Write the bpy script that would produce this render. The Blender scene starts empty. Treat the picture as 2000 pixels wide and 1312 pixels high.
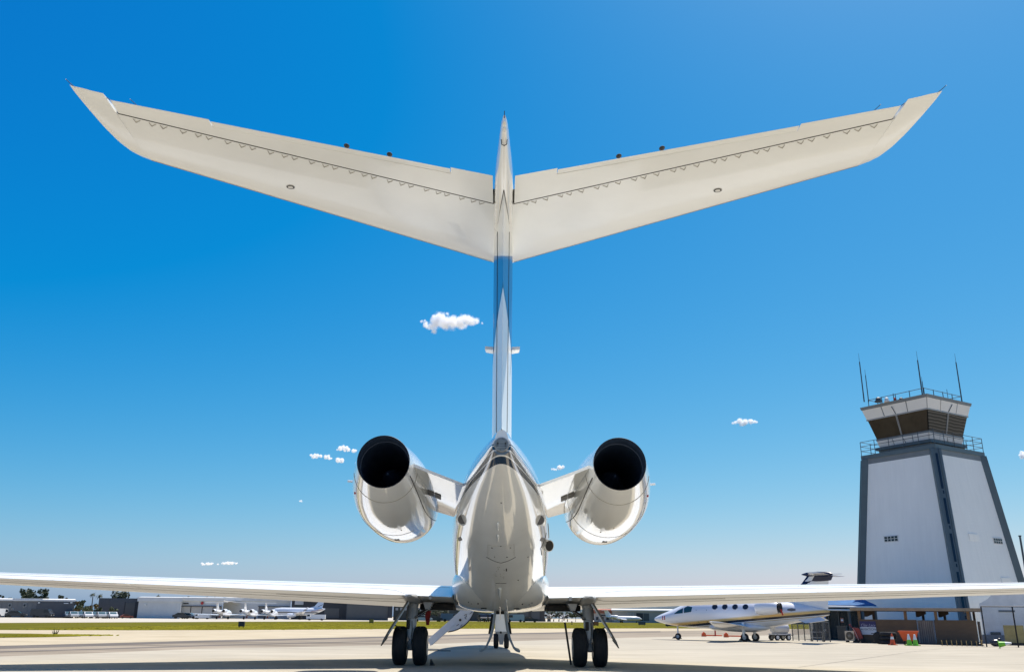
import bpy, math, random
from math import sin, cos, pi, radians, sqrt, tan
from mathutils import Vector, Matrix

sc = bpy.context.scene
COL = sc.collection
V = Vector

# ------------------------------------------------------------------ camera
FPX, CAMH = 1722.0, 1.1
TH, PS, RO, CX = radians(17.68), radians(-0.35), radians(0.6), 971.5   # CX: the picture is cropped off centre
fwd = V((sin(PS) * cos(TH), cos(PS) * cos(TH), sin(TH)))
rt0 = V((cos(PS), -sin(PS), 0)); up0 = rt0.cross(fwd)
rgt = rt0 * cos(RO) + up0 * sin(RO); upv = rgt.cross(fwd)
CAM = V((0, 0, CAMH))
cd = bpy.data.cameras.new('camera'); cam = bpy.data.objects.new('camera', cd); COL.objects.link(cam)
cd.sensor_width = 36.0; cd.shift_x = (1000 - CX) / 2000; cd.lens = FPX / 2000 * 36; cd.clip_start = 0.1; cd.clip_end = 20000
cam.matrix_world = Matrix(((rgt.x, upv.x, -fwd.x, 0), (rgt.y, upv.y, -fwd.y, 0), (rgt.z, upv.z, -fwd.z, CAMH), (0, 0, 0, 1)))
sc.camera = cam


def at(px, py, Y):
    """world point at distance Y seen at photograph pixel (px, py)"""
    r = fwd * FPX + rgt * (px - CX) + upv * (656 - py)
    return CAM + r * (Y / r.y)


def gx(px, Y):
    """world X at distance Y, near the ground, below photograph column px"""
    return at(px, 1206 + (px - 1000) * .0105, Y).x


def ground(px, py):
    r = fwd * FPX + rgt * (px - CX) + upv * (656 - py)
    return CAM + r * (-CAMH / r.z)


# ------------------------------------------------------------------ sky, sun, exposure
SKR, SKG, SKB = (1.10, 2.1, .052), (.735, 1.17), (.75, .5)
SUN_EL, SUN_AZ = radians(63), radians(38)          # azimuth measured from +Y towards +X
w = bpy.data.worlds.new('World'); sc.world = w; w.use_nodes = True
nt = w.node_tree; nt.nodes.clear()
sky = nt.nodes.new('ShaderNodeTexSky'); sky.sky_type = 'NISHITA'; sky.sun_disc = False
sky.sun_elevation = SUN_EL; sky.sun_rotation = SUN_AZ
sky.air_density = 1.0; sky.dust_density = 1.0; sky.ozone_density = 3.0; sky.altitude = 200


def wmath(op, a, b, c=None):
    m_ = nt.nodes.new('ShaderNodeMath'); m_.operation = op
    for i, v_ in enumerate((a, b, c)):
        if v_ is None: continue
        if isinstance(v_, (int, float)): m_.inputs[i].default_value = v_
        else: nt.links.new(v_, m_.inputs[i])
    return m_.outputs[0]


# deep clear-air blue: the sky texture with its red pulled down and its blue lifted, the same in every direction
sep = nt.nodes.new('ShaderNodeSeparateColor'); cmb = nt.nodes.new('ShaderNodeCombineColor')
nt.links.new(sky.outputs[0], sep.inputs[0])
KN, KO = .1275, 7.84
nt.links.new(wmath('MAXIMUM', wmath('MULTIPLY_ADD', wmath('POWER', wmath('MULTIPLY', sep.outputs[0], KN), SKR[1]), KO * SKR[0], -SKR[2] * KO), .02), cmb.inputs[0])
nt.links.new(wmath('MULTIPLY', wmath('POWER', wmath('MULTIPLY', sep.outputs[1], KN), SKG[1]), KO * SKG[0]), cmb.inputs[1])
nt.links.new(wmath('MULTIPLY', wmath('POWER', wmath('MULTIPLY', sep.outputs[2], KN), SKB[1]), KO * SKB[0]), cmb.inputs[2])
bg = nt.nodes.new('ShaderNodeBackground'); bg.inputs['Strength'].default_value = 0.10
ow = nt.nodes.new('ShaderNodeOutputWorld')
nt.links.new(cmb.outputs[0], bg.inputs[0]); nt.links.new(bg.outputs[0], ow.inputs[0])
sd = bpy.data.lights.new('sun', 'SUN'); sd.energy = 5.0; sd.angle = radians(0.53); sd.color = (1.0, 0.93, 0.83)
so = bpy.data.objects.new('sun', sd); COL.objects.link(so)
sdir = V((cos(SUN_EL) * sin(SUN_AZ), cos(SUN_EL) * cos(SUN_AZ), sin(SUN_EL)))
so.rotation_euler = sdir.to_track_quat('Z', 'Y').to_euler(); so.location = (0, 0, 60)
vs = sc.view_settings
vs.view_transform = 'Standard'; vs.look = 'None'; vs.gamma = 1.0; vs.use_curve_mapping = False; vs.exposure = 0.52
sc.cycles.volume_bounces = 8
sc.cycles.max_bounces = 12
sc.cycles.diffuse_bounces = 5
sc.cycles.transparent_max_bounces = 12

rnd = random.Random(7)


# ------------------------------------------------------------------ materials
def M(name, col, rough=.5, metal=0., coat=0., ns=None, na=.15, bump=0., bs=None, spec=.5, stretch=None):
    m = bpy.data.materials.new(name); m.use_nodes = True
    n = m.node_tree.nodes; l = m.node_tree.links; b = n['Principled BSDF']
    b.inputs['Base Color'].default_value = (*col, 1); b.inputs['Roughness'].default_value = rough
    b.inputs['Metallic'].default_value = metal; b.inputs['Coat Weight'].default_value = coat
    b.inputs['Coat Roughness'].default_value = .04
    b.inputs['Specular IOR Level'].default_value = spec
    if ns or bump:
        tc = n.new('ShaderNodeTexCoord'); vec = tc.outputs['Object']
        if stretch:
            mp = n.new('ShaderNodeMapping'); mp.inputs['Scale'].default_value = stretch
            l.new(vec, mp.inputs[0]); vec = mp.outputs[0]
    if ns:
        t = n.new('ShaderNodeTexNoise'); t.inputs['Scale'].default_value = ns; t.inputs['Detail'].default_value = 6
        t.inputs['Roughness'].default_value = .62
        l.new(vec, t.inputs['Vector'])
        r = n.new('ShaderNodeMapRange'); r.inputs['From Min'].default_value = .3; r.inputs['From Max'].default_value = .7
        r.inputs['To Min'].default_value = 1 - na; r.inputs['To Max'].default_value = 1 + na
        l.new(t.outputs['Fac'], r.inputs['Value'])
        mx = n.new('ShaderNodeVectorMath'); mx.operation = 'SCALE'; mx.inputs[0].default_value = col
        l.new(r.outputs[0], mx.inputs['Scale']); l.new(mx.outputs[0], b.inputs['Base Color'])
    if bump:
        t2 = n.new('ShaderNodeTexNoise'); t2.inputs['Scale'].default_value = bs or 20; t2.inputs['Detail'].default_value = 4
        l.new(vec, t2.inputs['Vector'])
        bp = n.new('ShaderNodeBump'); bp.inputs['Strength'].default_value = bump; bp.inputs['Distance'].default_value = .02
        l.new(t2.outputs['Fac'], bp.inputs['Height']); l.new(bp.outputs[0], b.inputs['Normal'])
    return m


def bands_material(name, base, z0, z1, slope, y0, stops, rough=.08, coat=.7):
    """glossy paint with cheat lines: bands by height, falling with slope away from y0"""
    m = M(name, base, rough=rough, coat=coat)
    n = m.node_tree.nodes; l = m.node_tree.links; b = n['Principled BSDF']
    tc = n.new('ShaderNodeTexCoord'); sp = n.new('ShaderNodeSeparateXYZ'); l.new(tc.outputs['Object'], sp.inputs[0])
    ma = n.new('ShaderNodeMath'); ma.operation = 'MULTIPLY_ADD'; ma.inputs[1].default_value = slope; ma.inputs[2].default_value = -slope * y0
    l.new(sp.outputs['Y'], ma.inputs[0])
    ad = n.new('ShaderNodeMath'); l.new(ma.outputs[0], ad.inputs[0]); l.new(sp.outputs['Z'], ad.inputs[1])
    mr = n.new('ShaderNodeMapRange'); mr.inputs['From Min'].default_value = z0; mr.inputs['From Max'].default_value = z1
    l.new(ad.outputs[0], mr.inputs['Value'])
    cr = n.new('ShaderNodeValToRGB'); cr.color_ramp.interpolation = 'CONSTANT'
    e = cr.color_ramp.elements
    e[0].position = 0; e[0].color = (*base, 1); e[1].position = .999; e[1].color = (*base, 1)
    for p, c in stops:
        q = e.new((p - z0) / (z1 - z0)); q.color = (*c, 1)
    l.new(mr.outputs[0], cr.inputs[0])
    # faint hand-prints and grime
    t = n.new('ShaderNodeTexNoise'); t.inputs['Scale'].default_value = 1.7; t.inputs['Detail'].default_value = 7
    l.new(tc.outputs['Object'], t.inputs['Vector'])
    r = n.new('ShaderNodeMapRange'); r.inputs['From Min'].default_value = .3; r.inputs['From Max'].default_value = .7
    r.inputs['To Min'].default_value = .95; r.inputs['To Max'].default_value = 1.03
    l.new(t.outputs['Fac'], r.inputs['Value'])
    mx = n.new('ShaderNodeVectorMath'); mx.operation = 'SCALE'
    l.new(cr.outputs[0], mx.inputs[0]); l.new(r.outputs[0], mx.inputs['Scale']); l.new(mx.outputs[0], b.inputs['Base Color'])
    return m


WHITE = (.88, .88, .845)
NAVY = (.012, .03, .065); GREY = (.15, .155, .16); SILV = (.45, .45, .45); DGREY = (.10, .10, .105)
m_fus = bands_material('striped_white_paint', WHITE, 3.30, 3.75, .052, -8.5,
                       [(3.415, NAVY), (3.48, WHITE), (3.495, GREY), (3.555, WHITE), (3.568, NAVY), (3.625, WHITE), (3.640, DGREY), (3.66, WHITE)])
m_white = M('white_gloss_paint', WHITE, rough=.08, coat=.7, ns=1.3, na=.035)
m_wing = M('white_wing_paint', (.87, .87, .835), rough=.28, coat=.25, ns=.9, na=.04)
m_stab = M('white_tailplane_paint', (.86, .865, .825), rough=.26, coat=.3, ns=.8, na=.04)
m_seam = M('panel_gap', (.03, .028, .025), rough=.8)
m_thin = M('panel_seam', (.28, .25, .20), rough=.7)
m_black = M('intake_black', (.012, .012, .014), rough=.7, ns=3, na=.3)  # mottled black for the engine intakes
m_duct = M('exhaust_inner', (.035, .062, .115), rough=.5, ns=9, na=.25)
m_ductlip = M('exhaust_ring', (.05, .055, .065), rough=.45, metal=.6)
m_tyre = M('tyre_rubber', (.012, .012, .013), rough=.8, ns=14, na=.3, bump=.2, bs=60)
m_rim = M('wheel_rim', (.42, .42, .42), rough=.4, metal=.4)
m_strut = M('gear_grey_paint', (.36, .37, .38), rough=.4, ns=6, na=.12)
m_chrome = M('chrome_piston', (.75, .75, .75), rough=.15, metal=1)
m_metal = M('dull_metal', (.38, .38, .37), rough=.4, metal=.7, ns=8, na=.15)
m_well = M('wheel_well', (.028, .026, .024), rough=.85, ns=8, na=.3)
m_door = M('gear_door_inner', (.33, .33, .32), rough=.5, ns=5, na=.15)
m_brn = M('gear_door_edge', (.13, .115, .09), rough=.6, ns=5, na=.2)
m_red = M('red_streamer', (.42, .018, .012), rough=.6)
m_glass = M('dark_glass', (.015, .018, .022), rough=.06, spec=.6)
m_lamp = M('lamp_glass', (.75, .74, .70), rough=.1)
m_vent = M('louvre_grey', (.14, .13, .12), rough=.6)
m_conc = None


# ------------------------------------------------------------------ mesh builder
class MB:
    def __init__(s): s.v = []; s.f = []

    def add(s, vs, fs):
        o = len(s.v); s.v += [V(a) for a in vs]; s.f += [[o + i for i in f] for f in fs]; return s

    def bx(s, a, b):
        x0, y0, z0 = a; x1, y1, z1 = b
        return s.add([(x0, y0, z0), (x1, y0, z0), (x1, y1, z0), (x0, y1, z0), (x0, y0, z1), (x1, y0, z1), (x1, y1, z1), (x0, y1, z1)],
                     [(0, 3, 2, 1), (4, 5, 6, 7), (0, 1, 5, 4), (1, 2, 6, 5), (2, 3, 7, 6), (3, 0, 4, 7)])

    def beam(s, p, q, a, b=None, up=(0, 0, 1)):
        """rectangular bar from p to q, a wide, b high"""
        p = V(p); q = V(q); b = b or a; d = (q - p).normalized(); u = V(up)
        if abs(d.dot(u)) > .98: u = V((0, 1, 0))
        x = d.cross(u).normalized() * a / 2; y = x.cross(d).normalized() * b / 2
        vs = [p - x - y, p + x - y, p + x + y, p - x + y, q - x - y, q + x - y, q + x + y, q - x + y]
        return s.add(vs, [(0, 1, 2, 3), (4, 7, 6, 5), (0, 4, 5, 1), (1, 5, 6, 2), (2, 6, 7, 3), (3, 7, 4, 0)])

    def loft(s, rings, cap0=True, cap1=True):
        n = len(rings[0]); o = len(s.v)
        for r in rings: s.v += [V(a) for a in r]
        for i in range(len(rings) - 1):
            for j in range(n):
                k = (j + 1) % n
                s.f.append([o + i * n + j, o + i * n + k, o + (i + 1) * n + k, o + (i + 1) * n + j])
        if cap0: s.f.append([o + j for j in reversed(range(n))])
        if cap1: s.f.append([o + (len(rings) - 1) * n + j for j in range(n)])
        return s

    def cyl(s, p, q, r, r2=None, n=14, caps=True):
        p = V(p); q = V(q); r2 = r if r2 is None else r2; d = (q - p).normalized()
        u = d.orthogonal().normalized(); w_ = d.cross(u)
        ring = lambda c, rr: [c + (u * cos(2 * pi * j / n) + w_ * sin(2 * pi * j / n)) * rr for j in range(n)]
        return s.loft([ring(p, r), ring(q, r2)], caps, caps)

    def tube(s, pts, r, n=8):
        pts = [V(p) for p in pts]; rings = []
        for i, p in enumerate(pts):
            d = (pts[min(i + 1, len(pts) - 1)] - pts[max(i - 1, 0)]).normalized()
            u = d.cross(V((0, 0, 1)));
            if u.length < .05: u = d.cross(V((0, 1, 0)))
            u.normalize(); w_ = d.cross(u)
            rr = r[i] if isinstance(r, (list, tuple)) else r
            rings.append([p + (u * cos(2 * pi * j / n) + w_ * sin(2 * pi * j / n)) * rr for j in range(n)])
        return s.loft(rings)

    def lathe(s, c, ax, prof, n=28, cap0=True, cap1=True):
        """prof: list of (distance along axis, radius)"""
        c = V(c); d = V(ax).normalized(); u = d.orthogonal().normalized(); w_ = d.cross(u)
        rings = [[c + d * a + (u * cos(2 * pi * j / n) + w_ * sin(2 * pi * j / n)) * r for j in range(n)] for a, r in prof]
        return s.loft(rings, cap0, cap1)

    def prism(s, poly, d):
        poly = [V(p) for p in poly]; d = V(d); n = len(poly)
        return s.add(poly + [p + d for p in poly], [list(reversed(range(n))), list(range(n, 2 * n))] +
                     [(i, (i + 1) % n, n + (i + 1) % n, n + i) for i in range(n)])

    def ball(s, c, r, n=10, m=7):
        c = V(c); r = V((r, r, r)) if isinstance(r, (int, float)) else V(r)
        rings = []
        for i in range(1, m):
            a = pi * i / m
            rings.append([c + V((r.x * sin(a) * cos(2 * pi * j / n), r.y * sin(a) * sin(2 * pi * j / n), -r.z * cos(a))) for j in range(n)])
        return s.loft(rings)

    def build(s, name, mat, parent=None, smooth=None, off=None):
        me = bpy.data.meshes.new(name)
        vs = [(p.x, p.y, p.z) for p in s.v] if off is None else [(p.x - off[0], p.y - off[1], p.z - off[2]) for p in s.v]
        me.from_pydata(vs, [], s.f)
        import bmesh
        bm = bmesh.new(); bm.from_mesh(me); bmesh.ops.recalc_face_normals(bm, faces=bm.faces[:]); bm.to_mesh(me); bm.free()
        me.materials.append(mat)
        if smooth:
            me.polygons.foreach_set('use_smooth', [True] * len(me.polygons))
            me.set_sharp_from_angle(angle=radians(smooth))
        o = bpy.data.objects.new(name, me); COL.objects.link(o)
        if parent: o.parent = parent
        return o


def tag(o, label, cat, group=None):
    o['label'] = label; o['category'] = cat
    if group: o['group'] = group
    return o


def thing(name, loc, label, cat, group=None, rz=0.):
    o = bpy.data.objects.new(name, None); COL.objects.link(o); o.location = loc; o.rotation_euler = (0, 0, rz)
    o.empty_display_size = .3
    return tag(o, label, cat, group)


def structure(o): o['kind'] = 'structure'; return o


def dup(root, loc, label, rz=None):
    r = root.copy(); COL.objects.link(r); r.location = loc; r['label'] = label
    if rz is not None: r.rotation_euler = (0, 0, rz)
    for ch in list(root.children):
        c = ch.copy(); COL.objects.link(c); c.parent = r
        for g in list(ch.children):
            d = g.copy(); COL.objects.link(d); d.parent = c
    return r


def share(o, name, parent, loc=(0, 0, 0), rot=(0, 0, 0), scale=(1, 1, 1)):
    """another object on the same mesh"""
    c = bpy.data.objects.new(name, o.data); COL.objects.link(c); c.parent = parent
    c.location = loc; c.rotation_euler = rot; c.scale = scale
    return c


# ================================================================== SETTING: ground
def concrete(name, c1, c2, scale, stretch, rough=.9, spec=.12, stain=.12, bump=.25):
    m = bpy.data.materials.new(name); m.use_nodes = True
    n = m.node_tree.nodes; l = m.node_tree.links; b = n['Principled BSDF']; b.inputs['Roughness'].default_value = rough
    b.inputs['Specular IOR Level'].default_value = spec
    tc = n.new('ShaderNodeTexCoord'); mp = n.new('ShaderNodeMapping'); mp.inputs['Scale'].default_value = stretch
    l.new(tc.outputs['Object'], mp.inputs[0])
    t = n.new('ShaderNodeTexNoise'); t.inputs['Scale'].default_value = scale; t.inputs['Detail'].default_value = 8; t.inputs['Roughness'].default_value = .65
    l.new(mp.outputs[0], t.inputs['Vector'])
    cr = n.new('ShaderNodeValToRGB'); e = cr.color_ramp.elements
    e[0].position = .32; e[0].color = (*c1, 1); e[1].position = .68; e[1].color = (*c2, 1)
    l.new(t.outputs['Fac'], cr.inputs[0])
    t3 = n.new('ShaderNodeTexNoise'); t3.inputs['Scale'].default_value = .22; t3.inputs['Detail'].default_value = 9; t3.inputs['Roughness'].default_value = .7
    l.new(mp.outputs[0], t3.inputs['Vector'])
    mr = n.new('ShaderNodeMapRange'); mr.inputs['From Min'].default_value = .35; mr.inputs['From Max'].default_value = .65
    mr.inputs['To Min'].default_value = 1 - stain; mr.inputs['To Max'].default_value = 1 + stain * .5
    l.new(t3.outputs['Fac'], mr.inputs['Value'])
    mx = n.new('ShaderNodeVectorMath'); mx.operation = 'SCALE'; l.new(cr.outputs[0], mx.inputs[0]); l.new(mr.outputs[0], mx.inputs['Scale'])
    l.new(mx.outputs[0], b.inputs['Base Color'])
    t2 = n.new('ShaderNodeTexNoise'); t2.inputs['Scale'].default_value = 9; t2.inputs['Detail'].default_value = 6
    l.new(tc.outputs['Object'], t2.inputs['Vector'])
    bp = n.new('ShaderNodeBump'); bp.inputs['Strength'].default_value = bump; bp.inputs['Distance'].default_value = .02
    l.new(t2.outputs['Fac'], bp.inputs['Height']); l.new(bp.outputs[0], b.inputs['Normal'])
    return m


def sheet(name, pts, z, mat):
    mb = MB(); mb.add([(p[0], p[1], z) for p in pts], [list(range(len(pts)))])
    return structure(mb.build(name, mat))


m_apron = concrete('apron_concrete', (.345, .312, .245), (.43, .39, .31), 1.3, (.30, 1.1, 1), stain=.15)
m_dirt = concrete('pale_shoulder', (.40, .335, .225), (.475, .41, .295), .9, (.5, 1, 1), stain=.12)
m_asph = concrete('taxiway_asphalt', (.20, .168, .125), (.335, .285, .22), .6, (.25, 1, 1), stain=.3)
m_asph2 = concrete('dark_asphalt_band', (.12, .105, .09), (.17, .15, .13), .6, (.25, 1, 1), stain=.2)
m_ramp = concrete('far_ramp_concrete', (.42, .385, .32), (.50, .46, .39), .5, (.3, 1, 1))
m_grass = concrete('dry_green_grass', (.075, .09, .006), (.16, .13, .018), .35, (.25, 1.0, 1), stain=.3, bump=.8, spec=0.02)

sheet('ground', [(-6000, -300), (6000, -300), (6000, 9000), (-6000, 9000)], -.016, m_dirt)
# near apron, its far edge runs away to the right
def gp(*pix): return [(p.x, p.y) for p in (ground(*q) for q in pix)]


apr = [(-70, -40), (70, -40), (70, 49), (60, 120)] + gp((1420, 1241.5), (1290, 1243), (1130, 1247), (977, 1252), (860, 1256), (700, 1260), (560, 1263), (400, 1265.5), (200, 1274), (0, 1281)) + [(-70, -30)]
sheet('apron', apr, 0, m_apron)
tax = [(-70, -31)] + gp((0, 1281.3), (200, 1274.3), (400, 1265.8), (560, 1263.3), (700, 1260.3), (860, 1256.3), (977, 1252.3), (1130, 1247.3), (1290, 1243.3), (1420, 1241.8)) + [(61, 121), (140, 250)] + gp((1420, 1229.5), (1290, 1231.5), (1130, 1233), (977, 1236), (860, 1239), (700, 1243), (560, 1246), (400, 1249.5), (200, 1255), (0, 1260)) + [(-70, -24)]
sheet('taxiway', tax, -.004, m_asph)
sheet('taxiway_edge', [(-70, -24.2)] + gp((0, 1260.2), (200, 1255.2), (400, 1249.7), (560, 1246.2), (700, 1243.2), (860, 1239.2), (977, 1236.2), (1130, 1233.2), (1290, 1231.7), (1290, 1233.6), (1130, 1235.6), (977, 1238.6), (860, 1242), (700, 1246), (560, 1249.5), (400, 1253.5), (200, 1260), (0, 1266)) + [(-70, -26)], -.0006, m_asph2)
sheet('oil_streak', gp((0, 1271), (200, 1265.5), (400, 1259), (560, 1255), (700, 1251.5), (977, 1244), (977, 1244.8), (700, 1252.6), (560, 1256.4), (400, 1260.6), (200, 1267.3), (0, 1273)), -.0004, m_asph2)
gr_near = [(-160, 52)] + gp((0, 1229), (240, 1229.5), (480, 1229), (700, 1227.5), (977, 1226.5), (1290, 1226)) + [(70, 140), (130, 190)]
gr_far = [(190, 330)] + gp((1290, 1215.5), (1060, 1214), (880, 1212), (480, 1213.2), (0, 1215.5)) + [(-200, 90)]
g0 = sheet('grass_strip', gr_near + gr_far, -.008, m_grass)
sheet('grass_verge', [(-70, 30)] + gp((0, 1244), (90, 1243), (150, 1241.5), (176, 1239), (120, 1237.5), (60, 1236), (0, 1235.5)) + [(-80, 45)], -.007, m_grass)
sheet('far_ramp', [(-400, 118)] + [(-200, 91)] + gp((0, 1215.2), (480, 1212.9), (880, 1211.7), (1060, 1213.7), (1290, 1215.2)) + [(190, 332), (500, 500), (500, 900), (-400, 700)], -.010, m_ramp)

# sealed joints in the apron
jm = M('joint_sealant', (.24, .215, .18), rough=.9, ns=3, na=.3)
jb = MB()
def strip(mb, pts, wd, z=.004):
    for a, b in zip(pts[:-1], pts[1:]):
        a = V((*a, z)); b = V((*b, z)); s_ = (b - a).cross(V((0, 0, 1))).normalized() * wd / 2
        mb.add([a - s_, b - s_, b + s_, a + s_], [(0, 1, 2, 3)])
strip(jb, gp((1560, 1302), (1690, 1285), (1790, 1271), (1840, 1266)), .035)
structure(jb.build('apron_joint', jm))

# grass tufts: nobody could count them
tb = MB()
edge_pts = gr_near[1:7]
for i in range(14000):
    k = rnd.random(); j = min(int(k * 5), 4); f = k * 5 - j
    p = V(edge_pts[j]).lerp(V(edge_pts[j + 1]), f)
    x = p.x + rnd.gauss(0, .6); y = p.y + abs(rnd.gauss(0, 30)) + rnd.random() * .6
    if i % 9 == 0:
        q = rnd.random(); v_ = V(gp((0, 1243.6))[0]).lerp(V(gp((172, 1239.6))[0]), q); x = v_.x + rnd.gauss(0, .5); y = v_.y + rnd.random() * 6 * (1 - q) + .1
    h = rnd.uniform(.015, .05); a = rnd.random() * pi; wd = rnd.uniform(.05, .22)
    dx, dy = cos(a) * wd, sin(a) * wd
    tb.add([(x - dx, y - dy, -.01), (x + dx, y + dy, -.01), (x + dx * .5, y + dy * .5 + .16, h), (x - dx * .6, y - dy * .6 + .14, h * .8)], [(0, 1, 2, 3)])
m_blade = M('grass_blades', (.15, .138, .014), spec=.02, rough=1., ns=.3, na=.5)
o = tb.build('grass', m_blade); o['kind'] = 'stuff'; o['label'] = 'tufts of yellow green grass along the airfield strip'
# ================================================================== THE BUSINESS JET
JO = V((0, 22.3, 0))
jet = thing('business_jet', JO, 'large glossy white business jet with T-tail seen from right behind its tail', 'airplane')


def J(mb, name, mat, parent=None, smooth=40):
    return mb.build(name, mat, parent or jet, smooth, off=JO)


def lerp_table(tab, y):
    for a, b in zip(tab[:-1], tab[1:]):
        if y <= b[0]:
            f = (y - a[0]) / (b[0] - a[0]); f = max(0, f)
            return [p + (q - p) * f for p, q in zip(a[1:], b[1:])]
    return list(tab[-1][1:])


def smooth_table(tab, n):
    """monotone cubic resampling of a table of rows (y, a, b, c...)"""
    out = []
    ys = [r[0] for r in tab]
    def slope(i, k):
        if i == 0: return (tab[1][k] - tab[0][k]) / (ys[1] - ys[0])
        if i == len(tab) - 1: return (tab[-1][k] - tab[-2][k]) / (ys[-1] - ys[-2])
        d0 = (tab[i][k] - tab[i - 1][k]) / (ys[i] - ys[i - 1]); d1 = (tab[i + 1][k] - tab[i][k]) / (ys[i + 1] - ys[i])
        return 0 if d0 * d1 <= 0 else 2 * d0 * d1 / (d0 + d1)
    for i in range(len(tab) - 1):
        for q in range(n):
            t = q / n; h = ys[i + 1] - ys[i]; row = [ys[i] + t * h]
            for k in range(1, len(tab[0])):
                p0, p1 = tab[i][k], tab[i + 1][k]; m0, m1 = slope(i, k) * h, slope(i + 1, k) * h
                row.append((2 * t**3 - 3 * t * t + 1) * p0 + (t**3 - 2 * t * t + t) * m0 + (-2 * t**3 + 3 * t * t) * p1 + (t**3 - t * t) * m1)
            out.append(row)
    out.append(list(tab[-1])); return out


# fuselage: y, half width, top, widest height, bottom, squareness of the lower half
FUS = [(13.62, .150, 3.80, 3.65, 3.500, 2), (13.75, .185, 3.84, 3.65, 3.455, 2), (14.2, .275, 3.92, 3.62, 3.33, 2), (15.0, .43, 4.01, 3.55, 3.13, 2), (16.2, .645, 4.11, 3.42, 2.80, 2), (17.6, .845, 4.17, 3.24, 2.42, 2),
       (19.0, 1.00, 4.20, 3.05, 2.04, 2.05), (20.5, 1.115, 4.20, 2.94, 1.66, 2.15), (21.5, 1.16, 4.20, 2.90, 1.41, 2.3), (22.4, 1.18, 4.20, 2.9, 1.235, 2.6), (23.2, 1.19, 4.20, 2.9, 1.22, 2.6), (25, 1.20, 4.20, 2.9, 1.30, 2.2), (28, 1.20, 4.20, 2.9, 1.5, 2), (33.5, 1.20, 4.20, 2.9, 1.6, 2),
       (35.5, 1.12, 4.15, 2.9, 1.65, 2), (37.3, .90, 3.75, 2.75, 1.8, 2), (38.8, .55, 3.1, 2.55, 2.0, 2), (39.6, .22, 2.65, 2.4, 2.2, 2), (39.8, .03, 2.43, 2.4, 2.37, 2)]
FS = smooth_table(FUS, 4)


def fus_pt(y, a, off=0., row=None):
    """point on the fuselage skin, a = angle from the top towards +X"""
    yy, wd, tp, zc, bt, ex = row or [y] + lerp_table(FS, y)
    s_, c_ = sin(a), cos(a)
    e = ex if c_ < 0 else 2.0; h = (zc - bt) if c_ < 0 else (tp - zc)
    X = wd * math.copysign(abs(s_) ** (2 / e), s_); Z = h * math.copysign(abs(c_) ** (2 / e), c_)
    nrm = V((X / wd ** 2, 0, Z / h ** 2)).normalized() if off else V((0, 0, 0))
    return V((X, y, zc + Z)) + nrm * off


def fus_ring(row, n=64): return [fus_pt(row[0], 2 * pi * j / n, 0, row) for j in range(n)]


def fus_hit(px, py):
    """first skin point (y, a) on the sight line through a photograph pixel"""
    y = 13.0
    while y < 26:
        p = at(px, py, y); yy, wd, tp, zc, bt, ex = [y] + lerp_table(FS, y)
        e = ex if p.z < zc else 2.0; h = (zc - bt) if p.z < zc else (tp - zc)
        if y > 13.62 and abs(p.x / wd) ** e + abs((p.z - zc) / h) ** e < 1:
            return y, math.atan2(math.copysign(abs(p.x / wd) ** (e / 2), p.x), math.copysign(abs((p.z - zc) / h) ** (e / 2), p.z - zc)) % (2 * pi)
        y += .01
    return 20.0, pi


mb = MB(); mb.loft([fus_ring(r) for r in FS]); fus = J(mb, 'fuselage', m_fus)


def skin_patch(cy, ca, ly, la, off, mat, name, parent, skew=0., n=5):
    """thin panel hugging the fuselage, with depth"""
    mb = MB(); g = []
    for o_ in (-.01, off):
        for i in range(n + 1):
            for j in range(3):
                y = cy + (i / n - .5) * ly; a = ca + (j / 2 - .5) * la + skew * (i / n - .5)
                g.append(fus_pt(y, a, o_))
    N = (n + 1) * 3; f = []
    for i in range(n):
        for j in range(2):
            q = i * 3 + j; f.append((N + q, N + q + 1, N + q + 4, N + q + 3))
    edge = [(i * 3, (i + 1) * 3) for i in range(n)] + [((i + 1) * 3 + 2, i * 3 + 2) for i in range(n)] + [(1, 0), (2, 1), (n * 3, n * 3 + 1), (n * 3 + 1, n * 3 + 2)]
    f += [(a, b, N + b, N + a) for a, b in edge]
    mb.add(g, f); return J(mb, name, mat, parent)


def skin_line(pts, wd, mat, name, parent, off=.004):
    """raised bead following (y, angle) points"""
    mb = MB(); P = []
    for (y0, a0), (y1, a1) in zip(pts[:-1], pts[1:]):
        for k in range(6): P.append(fus_pt(y0 + (y1 - y0) * k / 6, a0 + (a1 - a0) * k / 6, off * .3))
    P.append(fus_pt(*pts[-1], off * .3)); mb.tube(P, wd / 2, 5)
    return J(mb, name, mat, parent)


# belly fairing under the wing
def superring(y, cx, wd, tp, bt, ex, n=44):
    zc = (tp + bt) / 2; h = (tp - bt) / 2; r = []
    for j in range(n):
        a = 2 * pi * j / n; s_, c_ = sin(a), cos(a)
        r.append((cx + wd * math.copysign(abs(s_) ** (2 / ex), s_), y, zc + h * math.copysign(abs(c_) ** (2 / ex), c_)))
    return r
FAIR = smooth_table([(20.7, .50, 2.10, 1.78, 2.2), (21.2, .93, 2.20, 1.58, 2.3), (21.7, 1.10, 2.28, 1.40, 2.6), (22.3, 1.185, 2.30, 1.275, 3.0), (23.0, 1.215, 2.3, 1.235, 3.2),
                     (24, 1.23, 2.3, 1.225, 3.3), (28, 1.24, 2.3, 1.225, 3.3), (30.5, 1.15, 2.3, 1.36, 3), (32.5, .8, 2.3, 1.58, 2.4)], 4)
mb = MB(); mb.loft([superring(r[0], 0, *r[1:]) for r in FAIR]); fairing = J(mb, 'belly_fairing', m_white)

# small things on the tail cone and belly
def hit_line(pix, wd, mat, name):
    return skin_line([fus_hit(*p) for p in pix], wd, mat, name, fus)


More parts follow.
